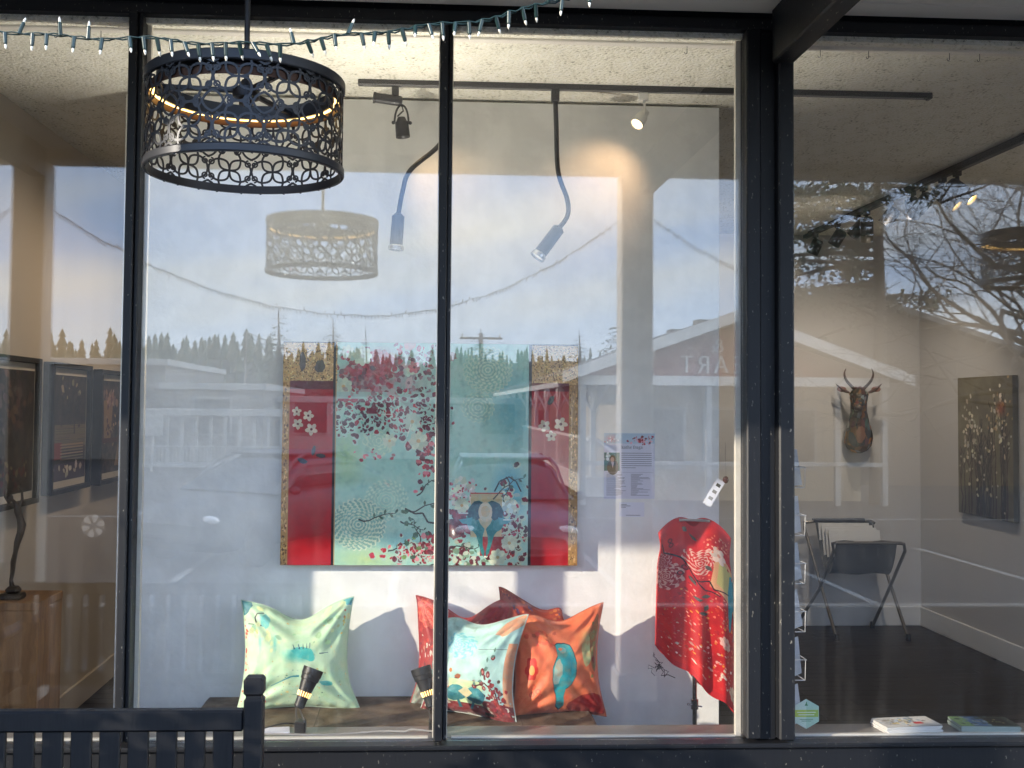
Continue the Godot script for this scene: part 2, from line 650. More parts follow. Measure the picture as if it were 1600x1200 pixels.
	M.white_plastic = mat(Color(0.75, 0.74, 0.70), 0.4)
	M.grey_cable = mat(Color(0.30, 0.29, 0.28), 0.6)
	M.paper = mat(Color(0.80, 0.81, 0.88), 0.8)
	# wood
	var wd := Image.create(512, 512, false, Image.FORMAT_L8)
	for y in 512:
		for x in 512:
			var g := f.get_noise_2d(x * 0.06, y * 1.0 + f.get_noise_2d(x * 0.3, y * 0.3) * 9.0) * 0.5 + 0.5
			wd.set_pixel(x, y, Color(g, g, g))
	var wd_up := wd.duplicate()
	wd_up.rotate_90(CLOCKWISE)
	for k in 4:
		var fl := StandardMaterial3D.new()
		var l := 0.75 + 0.16 * k
		fl.albedo_texture = ramp(wd, [Color(0.08 * l, 0.052 * l, 0.044 * l), Color(0.14 * l, 0.09 * l, 0.075 * l)]) if k < 2 else ramp(wd, [Color(0.07 * l, 0.046 * l, 0.04 * l), Color(0.12 * l, 0.08 * l, 0.066 * l)])
		fl.roughness = 0.42
		fl.uv1_offset = Vector3(0.17 * k, 0.31 * k, 0)
		M["plank%d" % k] = tri_tex(fl, Vector3(0.9, 0.9, 0.9))
	var oak := StandardMaterial3D.new()
	oak.albedo_texture = ramp(wd_up, [Color(0.46, 0.31, 0.17), Color(0.60, 0.43, 0.26)], 0.2, 0.8)
	oak.roughness = 0.45
	M.oak = tri_tex(oak, Vector3(1.2, 1.2, 1.2))
	var asph := StandardMaterial3D.new()
	asph.albedo_texture = ramp(fine, [Color(0.14, 0.14, 0.142), Color(0.235, 0.235, 0.24)])
	asph.roughness = 0.95
	asph.specular_mode = BaseMaterial3D.SPECULAR_DISABLED
	M.asphalt = tri_tex(asph, Vector3.ONE * 0.6)
	var lot := StandardMaterial3D.new()
	lot.albedo_texture = ramp(fine, [Color(0.23, 0.23, 0.235), Color(0.32, 0.32, 0.32)])
	lot.roughness = 0.95
	lot.specular_mode = BaseMaterial3D.SPECULAR_DISABLED
	M.lot = tri_tex(lot, Vector3.ONE * 0.6)
	var con := StandardMaterial3D.new()
	con.albedo_texture = ramp(soft, [Color(0.40, 0.39, 0.37), Color(0.50, 0.485, 0.46)])
	con.roughness = 0.9
	M.concrete = relief(tri_tex(con, Vector3.ONE * 0.5), fine_t, 0.15)
	var ply := StandardMaterial3D.new()
	ply.albedo_texture = ramp(soft, [Color(0.34, 0.28, 0.23), Color(0.47, 0.40, 0.33)], 0.25, 0.75)
	ply.roughness = 0.6
	M.brown_paper = relief(tri_tex(ply, Vector3.ONE * 1.2), grey(soft), 0.6)
	M.bark = relief(tri_tex(mat(Color(0.075, 0.06, 0.045), 0.95), Vector3.ONE), fine_t, 1.0)
	M.needles = mat(Color(0.035, 0.055, 0.03), 0.8)
	M.needles.backlight_enabled = true
	M.needles.backlight = Color(0.03, 0.05, 0.02)

func ground_and_shell() -> void:
	var g := MB.new()
	g.quad(Vector3(-900, -0.5, 900), Vector3(900, -0.5, 900), Vector3(900, -0.5, -900), Vector3(-900, -0.5, -900))
	struct("ground", g.mesh(M.lot))
	struct("pavement", bx(M.asphalt, Vector3(0, -0.26, 2.60), Vector3(60, 0.52, 5.0), 0.01))
	struct("kerb", bx(M.concrete, Vector3(0, -0.26, 5.19), Vector3(60, 0.53, 0.16), 0.02))
	var white := mat(Color(0.20, 0.20, 0.195), 0.9)
	for i in 7:
		struct("parking_line", bx(white, Vector3(-8.6 + i * 2.75, -0.495, 10.2), Vector3(0.1, 0.006, 4.8)))
	struct("parking_line", bx(white, Vector3(0, -0.495, 17.0), Vector3(60, 0.006, 0.12)))
	# the room behind the glass
	var fl := struct("floor", bx(M.black, Vector3(1.0, -0.1, -2.28), Vector3(6.3, 0.16, 4.5)))
	var k := 0
	for i in 44:
		var z := -4.36 + i * 0.1
		var x := -1.95 + fmod(i * 0.77, 1.3) - 1.3
		while x < 3.97:
			var a := maxf(x, -1.93)
			var b := minf(x + 1.3, 3.96)
			if b - a > 0.05 and (b > 1.2 or a < -1.2):
				part("floor_plank", bx(M["plank%d" % ((k * 7 + i) % 4)], Vector3((a + b) / 2, -0.010, z + 0.05), Vector3(b - a - 0.002, 0.02, 0.0975), 0.0015), fl)
			k += 1
			x += 1.3
	struct("ceiling", bx(M.popcorn, Vector3(0.75, 3.15, -2.28), Vector3(6.9, 0.1, 4.55)))
	var wl := struct("wall_left", bx(M.wall_warm, Vector3(-2.33, 1.55, -2.28), Vector3(0.8, 3.1, 4.36)))
	part("baseboard", bx(M.wall_warm, Vector3(-1.922, 0.07, -2.2), Vector3(0.016, 0.14, 4.3), 0.004), wl)
	var wr := struct("wall_right", bx(M.wall_grey, Vector3(4.06, 1.55, -2.25), Vector3(0.2, 3.1, 4.4)))
	part("baseboard", bx(M.trim_white, Vector3(3.951, 0.075, -2.2), Vector3(0.018, 0.15, 4.3), 0.004), wr)
	var wb := struct("wall_back", bx(M.wall_grey, Vector3(1.0, 1.55, -4.46), Vector3(6.3, 3.1, 0.2)))
	part("baseboard", bx(M.trim_white, Vector3(1.0, 0.075, -4.351), Vector3(5.9, 0.15, 0.018), 0.004), wb)

func shop_front() -> void:
	var s := thing("shop_building", "shop front with navy frames and tall glass under a porch", "building")
	# header, rails
	part("header_rail", MB.new().box(Vector3(0.65, 3.142, -0.005), Vector3(5.9, 0.044, 0.09), 0.004).box(Vector3(0.65, 3.126, -0.03), Vector3(5.9, 0.03, 0.05)).mesh(M.navy), s)
	part("plaster_strip", bx(M.soffit, Vector3(0.65, 3.104, -0.075), Vector3(5.9, 0.03, 0.035), 0.004), s)
	part("sill_rail", MB.new().box(Vector3(0.65, 0.27, 0.0), Vector3(5.9, 0.40, 0.08), 0.006).mesh(M.navy), s)
	part("kick_board", bx(M.navy, Vector3(0.65, 0.04, 0.02), Vector3(5.9, 0.08, 0.09), 0.006), s)
	part("window_sill", bx(M.navy, Vector3(0.65, 0.478, 0.016), Vector3(5.9, 0.018, 0.085), 0.005), s)
	part("inner_sill", bx(tri_tex(mat(Color(0.22, 0.20, 0.18), 0.35), Vector3.ONE), Vector3(0.65, 0.472, -0.11), Vector3(5.9, 0.03, 0.14), 0.004), s)
	# mullions: a wide and a narrow strip with a groove between
	for x in [-1.061, 0.067, 2.43, 3.58]:
		var m := MB.new()
		m.box(Vector3(x - 0.007, 1.81, 0.0), Vector3(0.030, 2.62, 0.11), 0.004)
		m.box(Vector3(x + 0.0165, 1.81, -0.006), Vector3(0.015, 2.62, 0.085), 0.003)
		part("mullion", m.mesh(M.navy), s)
	for x in [-2.29, 1.27]:
		var m := MB.new()
		m.box(Vector3(x - 0.058, 1.81, -0.01), Vector3(0.054, 2.62, 0.12), 0.005)
		m.box(Vector3(x - 0.002, 1.81, -0.03), Vector3(0.058, 2.63, 0.11))
		m.box(Vector3(x + 0.058, 1.81, 0.0), Vector3(0.058, 2.62, 0.14), 0.006)
		part("door_post" if x < 0 else "corner_post", m.mesh(M.navy), s)
	var panes := [[-2.20, -1.083], [-1.039, 0.045], [0.091, 1.185], [1.357, 2.408], [2.455, 3.558]]
	for i in panes.size():
		var a: float = panes[i][0]
		var b: float = panes[i][1]
		part("window_pane", bx(M.glass, Vector3((a + b) / 2, 1.80, -0.004), Vector3(b - a - 0.002, 2.625, 0.006)), s)
		part("inner_pane", bx(M.glass, Vector3((a + b) / 2, 1.80, -0.022), Vector3(b - a - 0.002, 2.625, 0.006)), s)
		var dq := MB.new()
		dq.quad(Vector3(a + 0.002, 0.49, 0.0004), Vector3(b - 0.002, 0.49, 0.0004), Vector3(b - 0.002, 3.11, 0.0004), Vector3(a + 0.002, 3.11, 0.0004))
		part("dust_film", dq.mesh(M.dust), s)
		var bd := MB.new()
		var wide: Array = [[0.006, 0.004], [0.017, 0.004], [0.004, 0.020], [0.004, 0.008], [0.008, 0.008]][i]
		bd.box(Vector3(a + wide[0] / 2, 1.80, -0.037), Vector3(wide[0], 2.62, 0.02), 0.001)
		bd.box(Vector3(b - wide[1] / 2, 1.80, -0.037), Vector3(wide[1], 2.62, 0.02), 0.001)
		bd.box(Vector3((a + b) / 2, 0.4905, -0.037), Vector3(b - a - 0.04, 0.006, 0.02), 0.001)
		part("glazing_bead", bd.mesh(M.bead), s)
	# solid wall either side, roof above
	part("front_wall", bx(M.navy, Vector3(-5.2, 1.6, -0.02), Vector3(5.64, 3.2, 0.2)), s)
	part("front_wall", bx(M.navy, Vector3(6.9, 1.6, -0.02), Vector3(6.6, 3.2, 0.2)), s)
	part("roof", bx(M.black, Vector3(1.0, 3.50, -1.0), Vector3(18, 0.2, 7.2)), s)
	part("gable_wall", bx(M.navy, Vector3(1.0, 3.285, -0.1), Vector3(18, 0.22, 0.2)), s)
	# porch: boards overhead, rafters, beam and columns
	var cb := part("porch_ceiling", bx(M.soffit, Vector3(1.0, 3.22, 1.25), Vector3(18, 0.04, 2.42)), s)
	for i in 18:
		part("ceiling_board", bx(M.soffit, Vector3(1.0, 3.184, 0.06 + 0.066 + i * 0.132), Vector3(18, 0.022, 0.126), 0.004), cb)
	for x in [-2.23, 1.30, 4.83]:
		var low := 3.0 if x < 0.0 else 2.97
		part("porch_rafter", bx(M.navy, Vector3(x, (low + 3.17) / 2, 1.17), Vector3(0.082, 3.17 - low, 2.12), 0.006), s)
	part("porch_beam", bx(M.beam_white, Vector3(1.0, 3.245, 2.315), Vector3(18, 0.29, 0.17), 0.008), s)
	for x in [-2.29, 1.248, 4.79]:
		part("porch_column", MB.new().box(Vector3(x, 1.55, 2.316), Vector3(0.19, 3.1, 0.165), 0.008).box(Vector3(x, 0.08, 2.316), Vector3(0.23, 0.16, 0.23), 0.01).mesh(M.beam_white), s)


# ---------------------------------------------------------------- the display in the window
func canvas_print() -> ImageTexture:
	var P := Paint.new(1104, 824, Color(0.70, 0.86, 0.79), 31)
	P.k = 2.384
	P.o = Vector2(440, 537)
	var mint := Color(0.70, 0.87, 0.79)
	var cream := Color(0.86, 0.88, 0.76)
	var red := Color(0.70, 0.13, 0.20)
	var wine := Color(0.42, 0.10, 0.16)
	var pink := Color(0.86, 0.45, 0.48)
	var teal := Color(0.18, 0.52, 0.56)
	var gold := Color(0.84, 0.67, 0.42)
	var leaf := Color(0.30, 0.42, 0.34)
	P.wash(Color(0.55, 0.80, 0.76), 0.006, 0.35, 0.8, 3)
	P.wash(Color(0.86, 0.90, 0.80), 0.012, 0.5, 0.7, 4)
	P.glow(540, 715, 36, 60, Color(0.66, 0.80, 0.46), 0.6)
	P.glow(575, 874, 70, 26, Color(0.78, 0.86, 0.52), 0.7)
	P.glow(630, 850, 50, 24, Color(0.36, 0.62, 0.72), 0.7)
	P.glow(800, 640, 50, 80, Color(0.32, 0.66, 0.72), 0.75)
	P.glow(795, 765, 34, 60, Color(0.30, 0.66, 0.78), 0.9)
	P.glow(600, 600, 90, 70, Color(0.80, 0.42, 0.45), 0.6)
	# stencilled roses
	P.lace(760, 578, 38, Color(0.80, 0.89, 0.78), Color(0.62, 0.79, 0.71))
	P.lace(745, 637, 25, Color(0.80, 0.89, 0.77), Color(0.62, 0.79, 0.71))
	P.lace(603, 782, 33, Color(0.80, 0.90, 0.80), Color(0.66, 0.84, 0.77))
	P.lace(560, 820, 42, Color(0.86, 0.91, 0.80), Color(0.55, 0.74, 0.68))
	P.rose(590, 690, 24, Color(0.80, 0.89, 0.76), Color(0.66, 0.82, 0.72), 5)
	P.rose(553, 650, 18, Color(0.72, 0.90, 0.80), Color(0.50, 0.76, 0.68), 5)
	# red peony and the wine blossoms round it
	P.scatter(610, 575, 40, 20, 40, 5, 11, [cream, Color(0.80, 0.62, 0.60), Color(0.74, 0.82, 0.76)])
	P.glow(592, 576, 46, 36, Color(0.72, 0.20, 0.26), 1.0)
	P.glow(556, 592, 40, 26, Color(0.66, 0.22, 0.28), 0.9)
	P.scatter(590, 574, 22, 14, 70, 2.5, 6, [red, Color(0.78, 0.24, 0.30), Color(0.62, 0.10, 0.18)])
	P.rose(588, 572, 24, red, Color(0.80, 0.26, 0.32), 9)
	P.scatter(566, 600, 30, 8, 60, 2.5, 6, [red, wine, Color(0.60, 0.2, 0.25)])
	P.scatter(548, 586, 15, 10, 40, 2.5, 5.5, [wine, red])
	P.scatter(655, 566, 20, 14, 46, 2.5, 5.5, [wine, wine, red], Color(0.78, 0.87, 0.81))
	P.scatter(668, 590, 14, 10, 18, 2, 4, [Color(0.60, 0.40, 0.42), wine])
	P.bloom(563, 558, 14, cream, Color(0.78, 0.76, 0.6), 8)
	P.bloom(534, 606, 13, cream, gold, 8)
	P.bloom(540, 552, 10, cream, pink, 7)
	P.bloom(644, 575, 9, Color(0.84, 0.36, 0.38), wine, 6)
	P.rect(524, 614, 164, 11, Color(0.72, 0.80, 0.76))
	P.scatter(590, 614, 40, 4, 30, 2, 5, [Color(0.66, 0.36, 0.40), Color(0.72, 0.60, 0.58)])
	P.wash(Color(0.74, 0.86, 0.81), 0.02, 0.25, 0.45, 14, Rect2i(195, 0, 410, 212))
	# the lower band begins with a hard edge
	P.rect(525, 625, 40, 6, Color(0.66, 0.12, 0.18))
	P.rect(565, 626, 50, 22, Color(0.48, 0.10, 0.16))
	P.scatter(590, 642, 44, 12, 110, 2.2, 5.5, [wine, red, wine], Color(0.72, 0.86, 0.78))
	P.scatter(640, 662, 26, 14, 70, 2.4, 5.5, [wine, wine, red], Color(0.76, 0.88, 0.80))
	P.scatter(664, 650, 10, 22, 60, 2.4, 5.5, [wine, wine], Color(0.76, 0.88, 0.80))
	P.scatter(663, 712, 9, 20, 60, 2, 5, [wine, red, pink])
	P.scatter(545, 668, 20, 8, 60, 2, 5, [wine, Color(0.34, 0.14, 0.2)], Color(0.74, 0.88, 0.8))
	P.scatter(580, 712, 22, 6, 14, 2, 4, [red, pink])
	P.bloom(642, 660, 13, Color(0.80, 0.86, 0.76), gold, 7)
	P.bloom(652, 690, 14, Color(0.84, 0.86, 0.74), gold, 7)
	P.bloom(607, 690, 10, Color(0.84, 0.88, 0.76), gold, 7)
	P.stroke([Vector2(640, 664), Vector2(634, 684)], 1.2, Color(0.95, 0.94, 0.86))
	P.rect(593, 648, 18, 1.5, Color(0.92, 0.9, 0.82))
	# branches below
	for q in [[640, 800, 60, 0.35], [650, 775, 40, -0.6], [600, 862, 50, -0.4], [690, 880, 60, -2.7], [655, 850, 40, -1.3], [625, 815, 40, 0.6], [560, 812, 60, 0.05]]:
		P.twig(q[0], q[1], q[2], q[3], Color(0.16, 0.14, 0.14), leaf, 2.2)
	P.stroke([Vector2(632, 795), Vector2(648, 803), Vector2(660, 802), Vector2(668, 816), Vector2(682, 818), Vector2(700, 826)], 2.6, Color(0.12, 0.1, 0.11))
	P.scatter(655, 862, 26, 9, 130, 2, 5, [red, wine, pink], Color(0.72, 0.84, 0.76))
	P.scatter(682, 846, 10, 10, 60, 2, 5, [wine, red, pink])
	P.scatter(640, 830, 22, 20, 14, 3, 5, [leaf, Color(0.45, 0.55, 0.3)])
	# lower right: blossoms, two birds beak to beak
	P.scatter(716, 815, 12, 20, 90, 3, 8, [wine, Color(0.55, 0.12, 0.18)])
	P.scatter(800, 825, 16, 30, 150, 2, 6, [wine, red, Color(0.36, 0.2, 0.16)], Color(0.80, 0.86, 0.74))
	P.scatter(720, 770, 12, 10, 40, 3, 6, [cream, Color(0.9, 0.84, 0.8)])
	P.scatter(722, 772, 12, 9, 24, 1.5, 3, [red, pink])
	P.scatter(735, 868, 26, 10, 80, 2, 6, [wine, cream, Color(0.5, 0.62, 0.5)])
	P.scatter(792, 790, 8, 14, 40, 2, 6, [cream, Color(0.82, 0.88, 0.84)])
	P.bloom(721, 790, 11, cream, gold, 8)
	P.rect(735, 771, 49, 68, Color(0.82, 0.74, 0.55))
	P.rect(750, 838, 36, 30, Color(0.62, 0.14, 0.18))
	P.rect(734, 770, 52, 2, Color(0.76, 0.28, 0.2))
	P.twig(770, 780, 60, -1.0, Color(0.2, 0.18, 0.18), leaf, 2.0)
	P.twig(790, 745, 40, 0.5, Color(0.2, 0.18, 0.18), leaf, 2.0)
	P.stroke([Vector2(772, 768), Vector2(780, 752), Vector2(795, 745), Vector2(806, 752), Vector2(814, 768)], 2.2, Color(0.12, 0.12, 0.14))
	P.twig(700, 858, 50, -0.6, Color(0.14, 0.12, 0.12), leaf, 2.4)
	P.bloom(796, 848, 12, cream, gold, 8)
	P.bloom(778, 870, 12, cream, gold, 8)
	for sd in [-1.0, 1.0]:
		var c := Vector2(758, 812)
		var body := PackedVector2Array()
		for q in [[2, -26], [10, -30], [20, -25], [27, -12], [30, 0], [22, 14], [14, 24], [10, 38], [6, 52], [2, 58], [1, 50], [4, 38], [4, 26], [1, 14], [8, 6], [13, -6], [12, -16], [6, -22]]:
			body.append(c + Vector2(q[0] * sd, q[1]))
		P.poly(body, Color(0.10, 0.50, 0.50))
		P.ell(c.x + 15 * sd, c.y - 14, 12, 16, Color(0.04, 0.27, 0.29), -0.5 * sd, 0.1)
		P.ell(c.x + 20 * sd, c.y + 8, 8, 10, Color(0.24, 0.58, 0.58), 0.4 * sd, 0.15)
		P.poly(PackedVector2Array([c + Vector2(20 * sd, -4), c + Vector2(42 * sd, 0), c + Vector2(36 * sd, 6), c + Vector2(22 * sd, 8)]), Color(0.32, 0.66, 0.70))
		P.rect(c.x + 28 * sd - (0.0 if sd > 0 else 14.0), c.y - 6 + 5 * sd, 15, 2, Color(0.9, 0.92, 0.88))
	P.ell(758, 800, 11, 16, Color(0.86, 0.78, 0.62), 0, 0.05)
	P.ell(758, 799, 7, 9, Color(0.82, 0.70, 0.50), 0, 0.05)
	P.wash(Color(0.62, 0.80, 0.74), 0.035, 0.45, 0.5, 71)
	P.wash(Color(0.86, 0.90, 0.84), 0.06, 0.55, 0.5, 72)
	P.wash(Color(0.40, 0.58, 0.55), 0.02, 0.58, 0.5, 73)
	# gilded ends and red doors
	for q in [[440, 84], [829, 75]]:
		P.rect(q[0], 537, q[1], 64, gold)
		for i in 900:
			P.ell(q[0] + P.rng.randf() * q[1], 537 + P.rng.randf() * 63, P.rng.randf_range(0.6, 2.4), P.rng.randf_range(0.5, 1.1), P.vary([gold, Color(0.50, 0.36, 0.19), Color(0.93, 0.80, 0.55)][P.rng.randi() % 3], 0.15), P.rng.randf() * 3.0, 0.4)
	P.ell(497, 575, 8, 10, Color(0.36, 0.30, 0.27), 0.3, 0.3)
	P.ell(470, 568, 5, 14, Color(0.42, 0.36, 0.34), 0, 0.3)
	P.rect(440, 600, 12, 284, Color(0.74, 0.56, 0.34))
	P.rect(888, 600, 18, 284, Color(0.66, 0.50, 0.29))
	for i in 500:
		P.ell([443.0, 446.0, 893.0, 899.0][i % 4] + P.rng.randf_range(-3, 3), 600 + P.rng.randf() * 283, P.rng.randf_range(0.6, 1.6), P.rng.randf_range(0.8, 3), P.vary([gold, Color(0.45, 0.30, 0.17), Color(0.88, 0.72, 0.5)][i % 3], 0.15), 0, 0.4)
	for q in [[451, 67], [829, 60]]:
		P.rect(q[0], 598, q[1], 286, Color(0.70, 0.085, 0.13))
		P.rect(q[0], 598, q[1], 13, Color(0.42, 0.07, 0.12))
	P.wash(Color(0.56, 0.05, 0.09), 0.02, 0.45, 0.6, 9, Rect2i(28, 180, 158, 644))
	P.wash(Color(0.56, 0.05, 0.09), 0.02, 0.45, 0.6, 10, Rect2i(928, 180, 140, 644))
	P.rect(518, 537, 4, 347, Color(0.10, 0.08, 0.09))
	P.rect(522, 600, 1.5, 284, Color(0.72, 0.6, 0.42))
	P.rect(825, 537, 4.5, 347, Color(0.08, 0.07, 0.08))
	P.rect(440, 536, 80, 2.5, Color(0.15, 0.12, 0.1))
	P.rect(829, 536, 80, 2.5, Color(0.15, 0.12, 0.1))
	for q in [[462, 646, 7], [480, 652, 8], [464, 665, 8], [485, 673, 9], [850, 665, 9], [876, 662, 10], [861, 681, 8]]:
		P.bloom(q[0], q[1], q[2], Color(0.88, 0.82, 0.72), wine, 5)
	P.ell(489, 706, 3, 8, Color(0.24, 0.24, 0.27), 0.2, 0.2)
	P.ell(500, 714, 8, 3, Color(0.22, 0.22, 0.25), 0.1, 0.2)
	P.ell(472, 722, 8, 4, Color(0.26, 0.26, 0.3), 0.3, 0.2)
	P.ell(860, 625, 4, 8, Color(0.12, 0.2, 0.2), 0.5, 0.2)
	return P.tex()

func info_print() -> ImageTexture:
	var P := Paint.new(384, 500, Color(0.87, 0.87, 0.92), 41)
	P.rect(0, 0, 384, 78, Color(0.74, 0.82, 0.88))
	P.glow(60, 40, 70, 40, Color(0.86, 0.66, 0.70), 0.9)
	P.scatter(290, 50, 46, 16, 60, 5, 11, [Color(0.52, 0.12, 0.2), Color(0.66, 0.16, 0.24), Color(0.86, 0.66, 0.7)])
	P.rose(110, 30, 26, Color(0.62, 0.78, 0.86), Color(0.8, 0.86, 0.9), 4)
	P.scatter(60, 50, 30, 14, 18, 3, 7, [Color(0.86, 0.6, 0.64), Color(0.9, 0.9, 0.9)])
	P.rect(0, 148, 118, 140, Color(0.10, 0.42, 0.42))
	P.scatter(30, 190, 14, 22, 16, 7, 13, [Color(0.75, 0.84, 0.88), Color(0.85, 0.9, 0.92)])
	P.ell(66, 260, 44, 60, Color(0.07, 0.08, 0.11))
	P.ell(64, 200, 25, 32, Color(0.16, 0.10, 0.09))
	P.ell(62, 202, 14, 20, Color(0.82, 0.64, 0.56))
	P.poly(PackedVector2Array([Vector2(52, 220), Vector2(76, 220), Vector2(66, 268)]), Color(0.80, 0.70, 0.70))
	var ink := Color(0.42, 0.42, 0.48)
	for i in 8:
		P.rect(130, 150 + i * 16, 232 if i < 7 else 110, 4, ink)
	P.rect(8, 298, 360, 2, Color(0.6, 0.6, 0.66))
	for i in 20:
		P.rect(18, 312 + i * 8.5, 60 + P.rng.randf() * 90, 3, ink)
		P.rect(204, 312 + i * 8.5, 30 + P.rng.randf() * 120, 3, ink)
	return P.tex()

func pillow(called: String, label: String, tex: Texture2D, c: Vector3, w: float, h: float, thick: float, turn: Vector3, sag: float, ears: Array, sd: int, edge: Color) -> void:
	var o := thing(called, label, "cushion", c - Vector3(0, h * 0.5, 0), "")
	var m := printed(tex, 0.55)
	m.rim_enabled = true
	m.rim = 0.35
	var q := Basis.from_euler(turn)
	var f := FastNoiseLite.new()
	f.seed = sd
	f.frequency = 1.0
	var N := 44
	for side in [1.0, -1.0]:
		var g := []
		for i in N + 1:
			var v := -1.0 + 2.0 * i / N
			v = signf(v) * pow(absf(v), 0.8)
			var row := PackedVector3Array()
			for j in N + 1:
				var u := -1.0 + 2.0 * j / N
				u = signf(u) * pow(absf(u), 0.8)
				var x := u * (1.0 - 0.13 * (1.0 - v * v))
				var y := v * (1.0 - 0.10 * (1.0 - u * u))
				y -= sag * exp(-pow((u - 0.05) / 0.42, 2.0)) * pow(clampf((v + 0.3) / 1.3, 0, 1), 2.0)
				var z := pow(maxf((1.0 - pow(absf(u), 2.2)) * (1.0 - pow(absf(v), 2.2)), 0.0), 0.55)
				z *= 1.0 - 0.35 * sag * 4.0 * exp(-pow((u - 0.05) / 0.3, 2.0)) * clampf(v, 0, 1)
				# creases running in from the ears and the seams
				var kk := 0
				for e in [[-1, 1], [1, 1], [1, -1], [-1, -1]]:
					var d := Vector2(u - e[0], v - e[1])
					var r := d.length()
					var a := atan2(d.y, d.x)
					z += 0.085 * sin(a * 13.0 + sd + kk * 2.0) * exp(-pow((r - 0.62) / 0.36, 2.0)) * minf(1.0, (1.0 - absf(u)) * 5.0) * minf(1.0, (1.0 - absf(v)) * 5.0)
					var near := exp(-r * r / 0.16)
					x += ears[kk].x * near
					y += ears[kk].y * near
					kk += 1
				z += f.get_noise_2d(u * 1.7 + 5.0 * side, v * 1.7) * 0.13 * (1.0 - u * u) * (1.0 - v * v)
				z += 0.05 * (sin(u * 31.0 + sd) * exp(-pow((1.0 - absf(v)) / 0.10, 2.0)) + sin(v * 29.0 + sd * 2.0) * exp(-pow((1.0 - absf(u)) / 0.10, 2.0))) * minf(1.0, (1.0 - maxf(absf(u), absf(v))) * 18.0)
				z += 0.03 * f.get_noise_2d(u * 5.0 + 9.0, v * 5.0) * (1.0 - u * u) * (1.0 - v * v)
				z += 0.014 * f.get_noise_2d(u * 11.0, v * 11.0) * (1.0 - u * u) * (1.0 - v * v)
				row.append(q * Vector3(x * w * 0.5, y * h * 0.5, side * z * thick * 0.5) + Vector3(0, h * 0.5, 0))
			g.append(row)
		part("cover" if side > 0 else "back_cover", MB.new().sheet(g, false, side < 0).mesh(m), o)
		if side < 0:
			var rim := []
			for j in range(0, N):
				rim.append(g[0][j])
			for j in range(0, N):
				rim.append(g[j][N])
			for j in range(0, N):
				rim.append(g[N][N - j])
			for j in range(0, N):
				rim.append(g[N - j][0])
			rim.append(g[0][0])
			part("piping", MB.new().tube(rim, 0.0028, 6, false).mesh(mat(edge, 0.6)), o)

